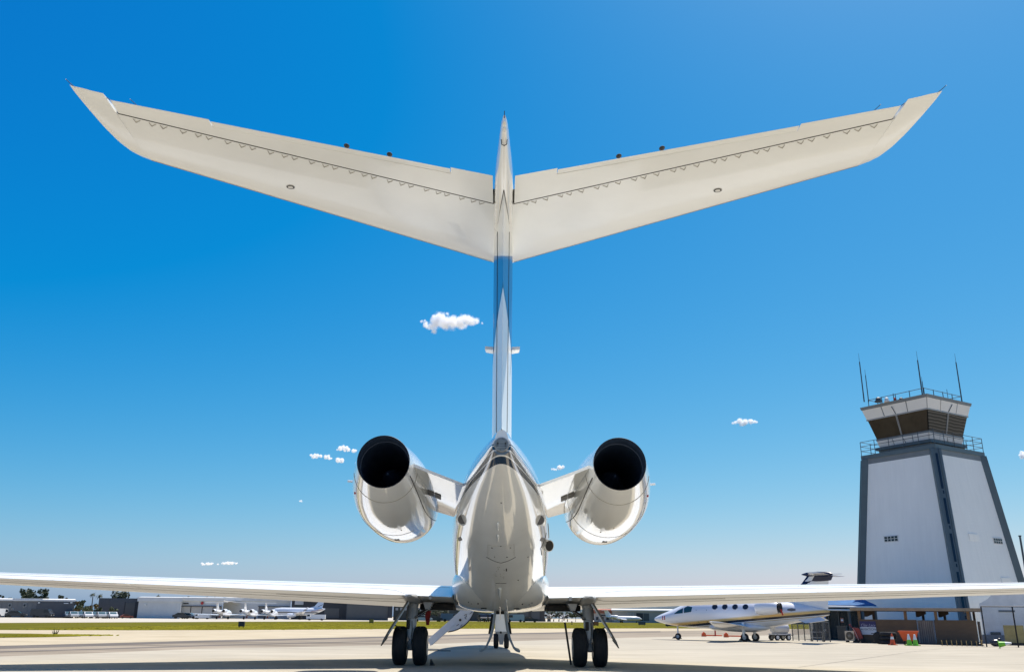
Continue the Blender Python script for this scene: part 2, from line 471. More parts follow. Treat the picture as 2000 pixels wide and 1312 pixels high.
for s, q in ((-1, ((902, 1015), (898, 1052))), (1, ((1055, 1016), (1059, 1053)))):
    y, a = fus_hit(*q[0]); c0 = fus_pt(y + .05, a, -.03)
    sc_ = MB(); sc_.lathe(c0, (0, 1, 0), [(-.14, .10), (-.12, .112), (.15, .10), (.55, .02)], 20)
    scoop = J(sc_, 'air_scoop', m_white)
    sc_ = MB(); sc_.lathe(c0 + V((0, -.15, 0)), (0, 1, 0), [(0, .094), (.01, .096)], 20); J(sc_, 'scoop_opening', m_vent, scoop)
    y, a = fus_hit(*q[1]); skin_patch(y, a, .36, .085, .006, m_vent, 'vent', fus, skew=-.10 * s)
# dark outlet stub on the right flank
y, a = fus_hit(1067, 1064); c0 = fus_pt(y, a, .03); dv = V((.75, -1, -.15)).normalized()
mb = MB(); mb.lathe(c0, dv, [(-.25, .10), (.03, .13), (.06, .125)], 18); stub = J(mb, 'outlet_stub', m_white)
mb = MB(); mb.lathe(c0 + dv * .056, dv, [(0, .112), (.012, .108)], 18); J(mb, 'outlet_opening', m_seam, stub)
hit_line([(1067, 1040), (1056, 1070), (1058, 1083)], .016, m_seam, 'hatch_seam')
hit_line([(1070, 1022), (1072, 1050)], .016, m_thin, 'hatch_seam')
# tail compartment hatch with chevron seam
hit_line([(950, 1087), (978, 1098.5), (1007, 1087)], .012, m_seam, 'hatch_seam')
hit_line([(953, 1085), (953, 1063)], .005, m_thin, 'hatch_seam')
hit_line([(1004, 1085), (1004, 1062)], .005, m_thin, 'hatch_seam')
hit_line([(953, 1063), (1004, 1062)], .004, m_thin, 'hatch_seam')
hit_line([(968, 1138), (989, 1138)], .012, m_seam, 'hatch_seam')
for px, py, r in ((979, 981, .014), (961, 1069, .016), (978, 1066, .014), (997, 1069, .014), (966, 1087, .012), (990, 1087, .016), (1031, 1087, .012), (1012, 1132, .016)):
    y, a = fus_hit(px, py); mb = MB(); c0 = fus_pt(y, a); mb.lathe(c0, (0, .35, -1), [(-.01, r), (.006, r)], 10); J(mb, 'drain_hole', m_seam, fus)
for px, py in ((973, 1044), (973, 1020)):
    y, a = fus_hit(px, py); mb = MB(); p = fus_pt(y, a); mb.tube([p, p + V((0, .05, -.03)), p + V((0, .34, -.12))], [.016, .022, .008], 8); J(mb, 'blade_fairing', m_white, fus)
y, a = fus_hit(989, 1112); skin_patch(y, a, .16, .022, .006, m_seam, 'vent', fus)
for k in range(14):
    y, a = fus_hit(rnd.uniform(965, 985), rnd.uniform(1106, 1128))
    mb = MB(); c0 = fus_pt(y, a); mb.lathe(c0, (0, .3, -1), [(-.01, .010), (.004, .010)], 8); J(mb, 'drain_hole', m_thin, fus)
# drain mast, centre aerials under the belly fairing
mb = MB(); mb.tube([(-.01, 20.3, 1.72), (-.01, 20.6, 1.58), (-.01, 21.0, 1.50)], [.035, .03, .02], 8); J(mb, 'drain_mast', m_white)
mb = MB(); mb.tube([(0, 21.5, 1.36), (0, 21.6, 1.05)], .011, 6); J(mb, 'whip_antenna', m_chrome)
mb = MB(); mb.tube([(.14, 21.2, 1.48), (.18, 21.9, 1.20), (.19, 22.2, 1.0)], .012, 6); J(mb, 'drain_pipe', m_white)
mb = MB(); mb.ball((0, 21.7, 1.30), .03); J(mb, 'beacon', m_seam)
for s in (-1, 1):
    mb = MB(); mb.bx((s * .39 - .07, 21.75, 1.285), (s * .39 + .07, 21.81, 1.315)); J(mb, 'slot_vent', m_seam, fairing)
    for (x, y, z, r) in ((.52, 21.7, 1.40, .018), (.68, 21.7, 1.395, .010), (.74, 21.6, 1.43, .012)):
        mb = MB(); mb.ball((s * x, y - .10, z), r); J(mb, 'fastener', m_seam, fairing)

# auxiliary power unit exhaust at the tip of the cone
AP = V((0.0, 13.60, 3.665))
mb = MB(); mb.lathe(AP, (0, -1, 0), [(-.25, .17), (-.05, .135), (0, .115), (.015, .108)], 28); apu = J(mb, 'exhaust_shroud', m_metal)
mb = MB(); mb.lathe(AP + V((0, -.006, 0)), (0, -1, 0), [(0, .100), (.014, .098)], 28); J(mb, 'exhaust_cap', M('cap_grey', (.24, .25, .24), rough=.45, metal=.5, ns=20, na=.2), apu)
for z in (-.045, -.012, .03, .055):
    mb = MB(); mb.beam(AP + V((-.075, -.024, z)), AP + V((.075, -.024, z)), .012, .008); J(mb, 'grille_bar', m_metal, apu)
for x in (-.06, .06):
    mb = MB(); mb.bx((x - .012, AP.y - .026, AP.z - .03), (x + .012, AP.y - .015, AP.z + .04)); J(mb, 'grille_slot', m_seam, apu)
for k in range(6):
    a = 2 * pi * k / 6 + .3
    mb = MB(); mb.ball(AP + V((.09 * cos(a), -.022, .09 * sin(a))), .007, 6, 5); J(mb, 'bolt', m_seam, apu)


# -------------------------------------------------------------- aerofoil surfaces
def half_t(x, t):
    return 5 * t * (.2969 * sqrt(max(x, 0)) - .126 * x - .3516 * x * x + .2843 * x**3 - .1036 * x**4)


def foil(le, te, t, x0, x1, n=12, camber=0., nz=V((0, 0, 1))):
    """closed ring of the aerofoil between chord fractions x0 and x1"""
    le = V(le); te = V(te); c = (te - le).length
    xs = [x0 + (x1 - x0) * (.5 - .5 * cos(pi * k / n)) if x0 < .01 else x0 + (x1 - x0) * k / n for k in range(n + 1)]
    cam_ = lambda x: camber * (1 - (2 * x - 1) ** 2) if x > .5 else camber * (1 - (2 * x - 1) ** 2)
    up_ = [le + (te - le) * x + nz * c * (cam_(x) + max(half_t(x, t), .0012 / max(c, .3))) for x in xs]
    lo_ = [le + (te - le) * x + nz * c * (cam_(x) - max(half_t(x, t), .0012 / max(c, .3))) for x in xs]
    return list(reversed(up_)) + (lo_[1:] if x0 < .01 else lo_)


# tailplane. Stations: X, leading edge y, hinge y, trailing edge y
ZS = 7.50
def st_le(x): return 15.46 - .752 * (x - .15)
def st_hi(x): return 12.87 - .502 * (x - .15)
def st_te(x): return 12.06 - .400 * (x - .15)
def st_t(x): return .088 - .002 * x
light_glass = m_lamp
vb = MB()
vb.prism([(-.048, 0, 0), (-.042, 0, 0), (.001, .070, 0), (-.002, .077, 0)], (0, 0, -.006)).prism([(.048, 0, 0), (.042, 0, 0), (-.002, .070, 0), (.002, .077, 0)], (0, 0, -.006))
v_mesh = None
for s in (-1, 1):
    mb = MB(); rings = []
    for x in [.0, .15, .6, 1.2, 2, 3, 4, 4.7, 5.195]:
        rings.append(foil((s * x, st_le(x), ZS), (s * x, st_te(x), ZS), st_t(x), 0, (st_le(x) - st_hi(x)) / (st_le(x) - st_te(x)), 16))
    mb.loft(rings); stab = J(mb, 'tailplane', m_stab)
    # tip with swept outer edge
    mb = MB(); rings = []
    for x, le, te, t in ((5.1955, 11.664, 9.90, .0716), (5.32, 11.53, 9.84, .070), (5.40, 11.40, 9.79, .066), (5.47, 11.17, 9.76, .058), (5.51, 10.86, 9.74, .055), (5.53, 10.45, 9.72, .06), (5.54, 10.0, 9.71, .09)):
        rings.append(foil((s * x, le, ZS), (s * x, te, ZS), t, 0, 1, 14))
    mb.loft(rings); J(mb, 'tailplane_tip', m_stab, stab)
    # elevator: root and outer ends full chord, the tab cut out between
    def ele(xs, rec, x1frac=None):
        r = []
        for x in xs:
            f = (st_le(x) - st_hi(x) + .014) / (st_le(x) - st_te(x))
            r.append(foil((s * x, st_le(x), ZS), (s * x, st_te(x), ZS), st_t(x), f, 1 if not rec else 1 - .17 / (st_le(x) - st_te(x)), 8))
        return r
    mb = MB(); mb.loft(ele([.17, .45, .80], 0)); mb.loft(ele([.80, 1.6, 2.4, 3.2, 4.02], 1)); mb.loft(ele([4.02, 4.5, 5.17], 0))
    J(mb, 'elevator', m_stab, stab)
    mb = MB(); r = []
    for x in [.81, 1.6, 2.4, 3.2, 4.01]:
        f = 1 - .155 / (st_le(x) - st_te(x))
        r.append(foil((s * x, st_le(x), ZS), (s * x, st_te(x) + .045, ZS), st_t(x) * 1.0, f + .012, 1, 6))
    mb.loft(r); J(mb, 'trim_tab', m_stab, stab)
    # dark seal filling the hinge gap, tab gap and the root gap
    mb = MB()
    R = []
    for x in (.16, 1, 2, 3, 4, 5.18):
        c = st_le(x) - st_te(x); f = (st_le(x) - st_hi(x)) / c; q = c * half_t(f, st_t(x)) + .001; y = st_hi(x)
        R.append([(s * x, y + .006, ZS - q), (s * x, y - .018, ZS - q), (s * x, y - .018, ZS + q), (s * x, y + .006, ZS + q)])
    mb.loft(R)
    J(mb, 'hinge_gap', m_seam, stab)
    mb = MB(); mb.beam((s * .81, st_te(.81) + .160, ZS), (s * 4.01, st_te(4.01) + .160, ZS), .016, .012); J(mb, 'tab_gap', m_thin, stab)
    mb = MB(); mb.bx((s * .165 - .012, st_hi(.15) - .30, ZS - .05), (s * .165 + .012, st_hi(.15) + .01, ZS + .04)); J(mb, 'root_gap', m_seam, stab)
    # chevron hinge covers
    nv = 27
    for k in range(nv):
        x = .30 + (4.98 - .30) * k / (nv - 1) + (0.05 if k % 3 == 0 else 0)
        f = (st_le(x) - st_hi(x) - .05) / (st_le(x) - st_te(x)); c = st_le(x) - st_te(x)
        z = ZS - c * half_t(f, st_t(x)) - .0015
        ang = math.atan(.502) * (-s)
        if v_mesh is None:
            o = vb.build('hinge_cover', M('chevron_mark', (.34, .315, .26), rough=.7), stab); v_mesh = o
        else:
            o = share(v_mesh, 'hinge_cover', stab)
        o.location = V((s * x, st_hi(x) + .03, z)) - JO; o.rotation_euler = (radians(-4), 0, ang)
    # inspection lamp
    x = 3.30; f = (st_le(x) - 12.29) / (st_le(x) - st_te(x)); z = ZS - (st_le(x) - st_te(x)) * half_t(f, st_t(x))
    mb = MB(); mb.lathe((s * x, 12.29, z + .01), (0, 0, -1), [(0, .066), (.016, .066), (.018, .058)], 24); ring = J(mb, 'inspection_light', m_metal, stab)
    mb = MB(); mb.lathe((s * x, 12.29, z - .008), (0, 0, -1), [(0, .045), (.004, .04)], 20); J(mb, 'light_lens', m_lamp, stab)
    mb = MB(); mb.lathe((s * x, 12.29, z - .0085), (0, 0, -1), [(0, .057), (.002, .057)], 20); J(mb, 'light_bezel', m_seam, stab)
    # leading edge boot seam on the underside
    mb = MB(); P = []
    for q in range(13):
        xx = .2 + 5.0 * q / 12; c = st_le(xx) - st_te(xx); P.append((s * xx, st_le(xx) - .045 * c, ZS - c * half_t(.045, st_t(xx)) - .001))
    mb.tube(P, .005, 4); J(mb, 'leading_edge_seam', m_thin, stab)
    # static wicks and tab rods
    for (x, y, dx) in ((5.50, 9.74, .05), (5.16, 10.05, .08), (4.86, 10.18, .05)):
        mb = MB(); mb.tube([(s * x, y + .03, ZS), (s * (x + dx), y - .12, ZS + .02)], .004, 6); J(mb, 'static_wick', m_seam, stab)
        mb = MB(); mb.ball((s * (x + dx), y - .12, ZS + .02), .0055, 6, 5); J(mb, 'wick_tip', m_white, stab)
    for x in (2.27, 1.68):
        mb = MB(); mb.ball((s * x, st_te(x) + .06, ZS + .045), (.042, .07, .013), 12, 8); J(mb, 'tab_actuator', m_seam, stab)

# bullet fairing at the top of the fin
def ell(y, wd, zt, zb, n=24): return [(wd * sin(2 * pi * j / n), y, (zt + zb) / 2 + (zt - zb) / 2 * cos(2 * pi * j / n)) for j in range(n)]
BUL = smooth_table([(10.47, .022, 7.575, 7.475), (10.62, .045, 7.615, 7.44), (11.2, .085, 7.71, 7.36), (12.0, .135, 7.78, 7.28), (12.9, .160, 7.82, 7.24), (14.0, .170, 7.82, 7.22), (15.4, .165, 7.78, 7.22), (16.4, .10, 7.66, 7.35), (16.8, .015, 7.53, 7.46)], 3)
mb = MB(); mb.loft([ell(r[0], *r[1:]) for r in BUL]); bul = J(mb, 'tail_bullet', m_white)
mb = MB(); mb.ball((0, 10.52, 7.485), (.028, .05, .028)); J(mb, 'tail_light', m_lamp, bul)
mb = MB(); mb.ball((0, 10.62, 7.445), (.030, .06, .026)); J(mb, 'tail_light', m_lamp, bul)
mb = MB(); mb.tube([(-.04, 10.82, 7.405), (-.035, 10.92, 7.388), (0, 10.95, 7.382), (.035, 10.92, 7.388), (.04, 10.82, 7.405)], .006, 6); J(mb, 'light_seam', m_seam, bul)
mb = MB(); mb.tube([(0, 10.50, 7.53), (0, 10.33, 7.55)], .005, 6); J(mb, 'static_wick', m_seam, bul)

# fin and rudder
def fin_le(z): return 20.1 - 1.18 * (z - 3.75) + .55 * max(0, 4.6 - z) ** 2
def fin_te(z): return 13.60 - .43 * (z - 3.85)
def fin_w(z): return .40 - .018 * (z - 3.75)
def fin_ring(z, x0, x1, n=12):
    le = V((0, fin_le(z), z)); te = V((0, fin_te(z), z)); c = (te - le).length
    return foil(le, te, fin_w(z) / c, x0, x1, n, nz=V((1, 0, 0)))
HZ = lambda z: (fin_le(z) - (fin_te(z) + 1.35 - .085 * (z - 3.85))) / (fin_le(z) - fin_te(z))
m_fin = M('fin_white_and_blue_paint', WHITE, rough=.3, coat=.15, spec=.4)
def fin_paint():
    n = m_fin.node_tree.nodes; l = m_fin.node_tree.links; b = n['Principled BSDF']
    tc = n.new('ShaderNodeTexCoord'); sp = n.new('ShaderNodeSeparateXYZ'); l.new(tc.outputs['Object'], sp.inputs[0])
    def mth(op, a, b_, c=None):
        m_ = n.new('ShaderNodeMath'); m_.operation = op
        for i, v_ in enumerate((a, b_, c)):
            if v_ is None: continue
            if isinstance(v_, (int, float)): m_.inputs[i].default_value = v_
            else: l.new(v_, m_.inputs[i])
        return m_.outputs[0]
    Y, Z = sp.outputs['Y'], sp.outputs['Z']
    lo = mth('SUBTRACT', Z, mth('MULTIPLY_ADD', Y, -.11, 5.93 - .11 * 9.6))      # height over the lower edge of the swoosh
    hi = mth('SUBTRACT', mth('MULTIPLY_ADD', Y, .42, 6.33 + .42 * 9.9), Z)
    band = mth('MULTIPLY', mth('GREATER_THAN', lo, 0.0), mth('GREATER_THAN', hi, 0.0))
    edge = mth('MULTIPLY', mth('LESS_THAN', lo, .09), band)
    mix = n.new('ShaderNodeMix'); mix.data_type = 'RGBA'; l.new(band, mix.inputs[0]); mix.inputs[6].default_value = (*WHITE, 1); mix.inputs[7].default_value = (.02, .15, .40, 1)
    mx2 = n.new('ShaderNodeMix'); mx2.data_type = 'RGBA'; l.new(edge, mx2.inputs[0]); l.new(mix.outputs[2], mx2.inputs[6]); mx2.inputs[7].default_value = (.012, .05, .14, 1)
    l.new(mx2.outputs[2], b.inputs['Base Color'])
fin_paint()
mb = MB(); mb.loft([fin_ring(z, 0, HZ(z), 14) for z in (3.70, 3.9, 4.2, 4.6, 5.2, 6.0, 6.8, 7.42)]); fin = J(mb, 'fin', m_fin)
m_rud = m_fin
mb = MB(); mb.loft([fin_ring(z, HZ(z) + .003, 1, 8) for z in (3.90, 4.5, 5.2, 6.0, 6.8, 7.30)]); rud = J(mb, 'rudder', m_rud)
mb = MB()
for za, zb in ((3.9, 7.3),):
    P0 = V((0, fin_te(za) + 1.345, za)); P1 = V((0, fin_te(zb) + 1.345 - .085 * 3.4, zb)); mb.beam(P0, P1, .05, .02, up=(0, 1, 0))
J(mb, 'rudder_gap', m_seam, fin)
# fin root fillet
mb = MB(); mb.loft([ell(r[0], *r[1:]) for r in smooth_table([(13.60, .10, 3.90, 3.6), (14.2, .17, 3.99, 3.6), (16, .26, 4.08, 3.6), (18.5, .30, 4.12, 3.6), (21, .2, 4.10, 3.6), (22.6, .06, 4.0, 3.6)], 3)]); J(mb, 'fin_fillet', m_white)
for s in (-1, 1):
    z = 5.68
    mb = MB(); mb.prism([(s * .17, 15.55, z + .03), (s * .30, 15.5, z + .04), (s * .315, 15.3, z + .04), (s * .17, 15.3, z + .03)], (0, 0, .06)); J(mb, 'side_fin', m_white, fin)
    # seam down each side of the rudder and along its foot
    mb = MB(); P = []
    for q in range(12):
        z = 3.92 + 3.2 * q / 11; c = fin_le(z) - fin_te(z); f = HZ(z); P.append((s * (c * half_t(f, fin_w(z) / c) + .002), fin_le(z) - c * f, z))
    mb.tube(P, .007, 5)
    mb.tube([P[0], (s * .02, fin_te(3.9) + .25, 3.89), (0, fin_te(3.9), 3.90)], .007, 5); J(mb, 'rudder_seam', m_seam, rud)
# notch seam where rudder meets the bullet
for s in (-1, 1):
    mb = MB(); mb.tube([(0, 12.08, 7.272), (s * .045, 12.6, 7.246), (s * .09, 13.2, 7.228)], .008, 5); J(mb, 'bullet_seam', m_seam, bul)


# -------------------------------------------------------------- wings
def w_le(x): return 27.15 - .615 * (x - 1.1)
def w_te(x): return 21.75 - .32 * (x - 1.1) if x < 5.2 else 20.44 - .318 * (x - 5.2)
def w_zte(x): return 1.545 + .0245 * (x - 1.1)
def w_inc(x): return .006
def w_t(x): return .118 - .0012 * x
def w_sec(s, x, x0, x1, n=12):
    c = w_le(x) - w_te(x); zt = w_zte(x)
    return foil((s * x, w_le(x), zt + c * w_inc(x)), (s * x, w_te(x), zt), w_t(x), x0, x1, n, camber=.006)
FL = .74
for s in (-1, 1):
    xs = [.9, 1.6, 2.6, 3.8, 5.2, 7, 9, 11, 13, 14]
    mb = MB(); mb.loft([w_sec(s, x, 0, FL, 16) for x in xs]); wing = J(mb, 'wing', m_wing)
    mb = MB(); mb.loft([w_sec(s, x, FL + .003, 1, 8) for x in (1.15, 2.6, 3.9, 5.2, 6.5, 8.0)]); flap = J(mb, 'flap', m_wing, wing)
    mb = MB(); mb.loft([w_sec(s, x, FL + .003, 1, 8) for x in (8.02, 9.5, 11, 12.6)]); J(mb, 'aileron', m_wing, wing)
    mb = MB(); mb.loft([w_sec(s, x, FL - .01, 1, 8) for x in (12.62, 13.3, 14)]); J(mb, 'wing_tip', m_wing, wing)
    # winglet
    mb = MB(); R = []
    for q, (x, z, ya, yb) in enumerate(((14.0, 1.98, 19.2, 17.66), (14.15, 2.03, 18.9, 17.5), (14.28, 2.2, 18.6, 17.35), (14.42, 2.7, 18.2, 17.1), (14.6, 3.5, 17.6, 16.85))):
        R.append(foil((s * x, ya, z), (s * x, yb, z), .09, 0, 1, 8, nz=V((s * (.0 if q == 0 else .9), 0, 1 if q == 0 else .3)).normalized()))
    mb.loft(R); J(mb, 'winglet', m_white, wing)
    # flap and spoiler seams, raised a little
    def wline(pts, r, mat, nm, low):
        mb = MB(); P = []
        for (x, f) in pts:
            c = w_le(x) - w_te(x); zt = w_zte(x); cz = .006 * (1 - (2 * f - 1) ** 2)
            z = zt + c * w_inc(x) * (1 - f) + c * (cz + (-1 if low else 1) * half_t(f, w_t(x)))
            P.append((s * x, w_le(x) - c * f, z + (-.001 if low else .001)))
        mb.tube(P, r, 5); J(mb, nm, mat, wing)
    span = [1.3, 3.5, 5.2, 8, 11, 13.5]
    wline([(x, .70) for x in span], .004, m_thin, 'flap_seam', True)
    wline([(x, .84) for x in [3.1] + span[2:]], .003, m_thin, 'flap_seam', True)
    wline([(2.0, .97), (2.5, .84), (3.1, .80), (5.2, .80)], .005, m_thin, 'flap_seam', True)
    wline([(x, .80) for x in [2.9] + span[2:]], .006, m_thin, 'spoiler_seam', False)
    wline([(2.2, .98), (2.5, .86), (2.9, .80)], .007, m_thin, 'spoiler_seam', False)
    wline([(x, .62) for x in span], .005, m_thin, 'spoiler_seam', False)
    for x in (4.4, 6.9, 9.4):
        wline([(x, .62), (x, .99)], .005, m_thin, 'spoiler_seam', False)
    # fairing over the landing gear beam
    mb = MB(); mb.loft([superring(y, s * 2.08, wd, tp, bt, 2.6, 16) for y, wd, tp, bt in ((21.05, .05, 1.575, 1.53), (21.3, .14, 1.60, 1.47), (21.8, .17, 1.62, 1.42), (22.6, .17, 1.60, 1.38), (23.2, .05, 1.5, 1.4))])
    J(mb, 'gear_beam_fairing', m_door, wing)
    # inboard bay: solid box under the wing root, recess shade put into its colour
    mb = MB(); mb.bx((min(s * 1.16, s * 1.98), 22.75, 1.262), (max(s * 1.16, s * 1.98), 24.3, 1.40)); J(mb, 'wheel_bay', m_well, wing)
    mb = MB(); mb.prism([(s * 1.62, 22.1, 1.43), (s * 1.85, 22.1, 1.43), (s * 1.80, 22.15, 1.27), (s * 1.70, 22.15, 1.27)], (0, .5, 0)); J(mb, 'bay_bracket', m_strut, wing)
    mb = MB(); mb.prism([(s * 1.60, 21.35, 1.57), (s * 1.66, 21.35, 1.57), (s * 1.66, 21.35, 1.49), (s * 1.60, 21.35, 1.49)], (0, .1, 0)); J(mb, 'flap_track', m_strut, wing)

# -------------------------------------------------------------- engines
NAC = smooth_table([(15.72, 2.115, 3.735, .475), (16.1, 2.14, 3.71, .535), (16.8, 2.18, 3.665, .645), (17.6, 2.215, 3.615, .75), (18.5, 2.245, 3.57, .825), (19.5, 2.25, 3.535, .855), (20.3, 2.255, 3.515, .84), (20.9, 2.255, 3.505, .78), (21.12, 2.255, 3.50, .70)], 4)
for s in (-1, 1):
    def cring(cx, y, cz, r, n=48): return [(s * cx + r * sin(2 * pi * j / n), y, cz + r * cos(2 * pi * j / n)) for j in range(n)]
    mb = MB(); mb.loft([cring(r[1], r[0], r[2], r[3]) for r in NAC], False, False)
    # nozzle wall turned inwards
    nac = J(mb, 'engine_nacelle', m_white)
    mb = MB(); mb.loft([cring(2.115, 15.72, 3.735, .475), cring(2.115, 15.705, 3.736, .468), cring(2.115, 15.72, 3.735, .460)], False, False); J(mb, 'nozzle_lip', m_ductlip, nac)
    mb = MB(); mb.loft([cring(2.115, 15.72, 3.735, .460), cring(2.135, 16.3, 3.70, .455), cring(2.15, 17.2, 3.66, .44), cring(2.18, 18.6, 3.60, .42), cring(2.18, 18.7, 3.60, .30), cring(2.19, 19.4, 3.58, .02)], False, True); J(mb, 'exhaust_duct', m_duct, nac)
    mb = MB(); mb.loft([cring(2.128, 16.10, 3.712, .456), cring(2.128, 16.105, 3.712, .446), cring(2.128, 16.13, 3.711, .446), cring(2.128, 16.135, 3.711, .456)], False, False); J(mb, 'duct_ring', m_duct, nac)
    mb = MB(); mb.loft([cring(2.255, 21.12, 3.50, .70), cring(2.255, 21.0, 3.50, .64), cring(2.255, 20.7, 3.50, .62), cring(2.255, 20.6, 3.50, .02)], False, True); J(mb, 'intake', m_black, nac)
    mb = MB(); mb.lathe((s * 2.16, 16.75, 3.675), (0, 1, 0), [(0, .02), (.25, .10), (.8, .22), (1.7, .27)], 20); J(mb, 'exhaust_plug', m_duct, nac)
    # nozzle seam
    def nrow(y): return lerp_table(NAC, y)
    def nseam(y, a0, a1, r=.006, mat=m_thin):
        cx, cz, rr = nrow(y); mb = MB()
        mb.tube([(s * cx + (rr + .001) * sin(a), y, cz + (rr + .001) * cos(a)) for a in [a0 + (a1 - a0) * k / 24 for k in range(25)]], r, 5); J(mb, 'cowl_seam', mat, nac)
    nseam(16.45, radians(95), radians(265)); nseam(18.9, radians(150), radians(260), .004)
    # lower cowl split line and latch
    mb = MB(); P = []
    for k in range(13):
        y = 16.0 + 4.6 * k / 12; cx, cz, rr = nrow(y); a = -s * radians(112 + 10 * sin(k / 12 * pi)); P.append((s * cx + (rr + .001) * sin(a), y, cz + (rr + .001) * cos(a)))
    mb.tube(P, .008, 5); J(mb, 'cowl_seam', m_seam, nac)
    cx, cz, rr = nrow(19.6); mb = MB(); mb.bx((s * cx - .05, 19.5, cz - rr - .008), (s * cx + .05, 19.62, cz - rr + .02)); J(mb, 'drain_slot', m_seam, nac)
    for (y, a) in ((17.9, radians(180) - s * .03), (18.4, radians(180) + s * .25), (17.6, -s * .5), (17.8, -s * .35)):
        cx, cz, rr = nrow(y); mb = MB(); mb.ball((s * cx + rr * sin(a), y, cz + rr * cos(a)), .014, 6, 5); J(mb, 'drain_hole', m_thin, nac)
    # pressure probe on the outer side
    cx, cz, rr = nrow(18.4); mb = MB(); mb.tube([(s * (cx + rr - .02), 18.4, cz + .18), (s * (cx + rr + .13), 18.35, cz + .19)], .022, 8); J(mb, 'probe', m_white, nac)
    cx, cz, rr = nrow(17.1); a = s * radians(115); mb = MB(); mb.ball((s * cx + rr * sin(a), 17.1, cz + rr * cos(a)), (.02, .03, .03), 6, 5); J(mb, 'latch', m_red, nac)
    # pylon: wedge between cowl and fuselage
    mb = MB(); R = []
    for x, yt, zt, yl, zl, th in ((.55, 16.9, 3.43, 20.4, 3.30, .13), (1.05, 16.55, 3.57, 20.5, 3.40, .13), (1.40, 16.25, 3.665, 20.4, 3.49, .13), (1.66, 16.05, 3.745, 20.3, 3.56, .12)):
        R.append([(s * x, yt, zt + .035), (s * x, yt + .9, zt + .07), (s * x, yl - .5, zl + .13), (s * x, yl, zl), (s * x, yl - .4, zl - .16), (s * x, yl - 1.0, zl - .22), (s * x, yt + 1.25, zt - .17), (s * x, yt + 1.20, zt - .165), (s * x, yt, zt - .02)])
    mb.loft(R); pyl = J(mb, 'engine_pylon', m_white, None, 25)
    # louvre pair under the pylon
    A_, B_, C_ = V((s * 1.05, 16.55, 3.55)), V((s * 1.40, 16.25, 3.645)), V((s * 1.05, 17.75, 3.405))
    nn = (B_ - A_).cross(C_ - A_).normalized()
    def on_pylon(px, py):
        r = fwd * FPX + rgt * (px - CX) + upv * (656 - py); return CAM + r * ((A_ - CAM).dot(nn) / r.dot(nn))
    for k in range(2):
        a0, a1 = (835.5 + k * 13.5, 847.5 + k * 13.5); y0 = 956 + k * 5.5
        if s < 0: pts = [(a0, y0), (a1, y0 + 5), (a1, y0 + 13), (a0, y0 + 8)]
        else: pts = [(1121.5 - k * 13.5, y0 + 4), (1109.5 - k * 13.5, y0 + 9), (1109.5 - k * 13.5, y0 + 17), (1121.5 - k * 13.5, y0 + 12)]
        mb = MB(); q = [on_pylon(*p_) for p_ in pts]; dz = V((0, 0, -.014)); mb.prism([p_ + V((0, 0, .01)) for p_ in q], dz * 1.8); lv = J(mb, 'louvre', m_vent, pyl)

# -------------------------------------------------------------- main landing gear
tyre = None
def wheel_parts(parent, c, r, wd, rimr, name_t='tyre'):
    """tyre with grooves and rim, axle along X"""
    h = wd / 2
    prof = [(-h, rimr), (-h * .98, rimr + (r - rimr) * .45), (-h * .80, r * .93), (-h * .58, r * .985), (-h * .46, r * .997), (-h * .44, r * .985), (-h * .40, r * .985), (-h * .38, r), (-h * .13, r), (-h * .11, r * .988), (-h * .06, r * .988), (-h * .04, r),
            (h * .04, r), (h * .06, r * .988), (h * .11, r * .988), (h * .13, r), (h * .38, r), (h * .40, r * .985), (h * .44, r * .985), (h * .46, r * .997), (h * .58, r * .985), (h * .80, r * .93), (h * .98, rimr + (r - rimr) * .45), (h, rimr)]
    mb = MB(); mb.lathe(c, (1, 0, 0), prof, 40); t_ = J(mb, name_t, m_tyre, parent, 50)
    mb = MB(); mb.lathe(c, (1, 0, 0), [(-h * 1.01, rimr * .97), (-h * .7, rimr * .8), (-h * .9, rimr * .35), (-h * 1.05, rimr * .2), (h * 1.05, rimr * .2), (h * .9, rimr * .35), (h * .7, rimr * .8), (h * 1.01, rimr * .97)], 28); J(mb, 'rim', m_rim, parent)


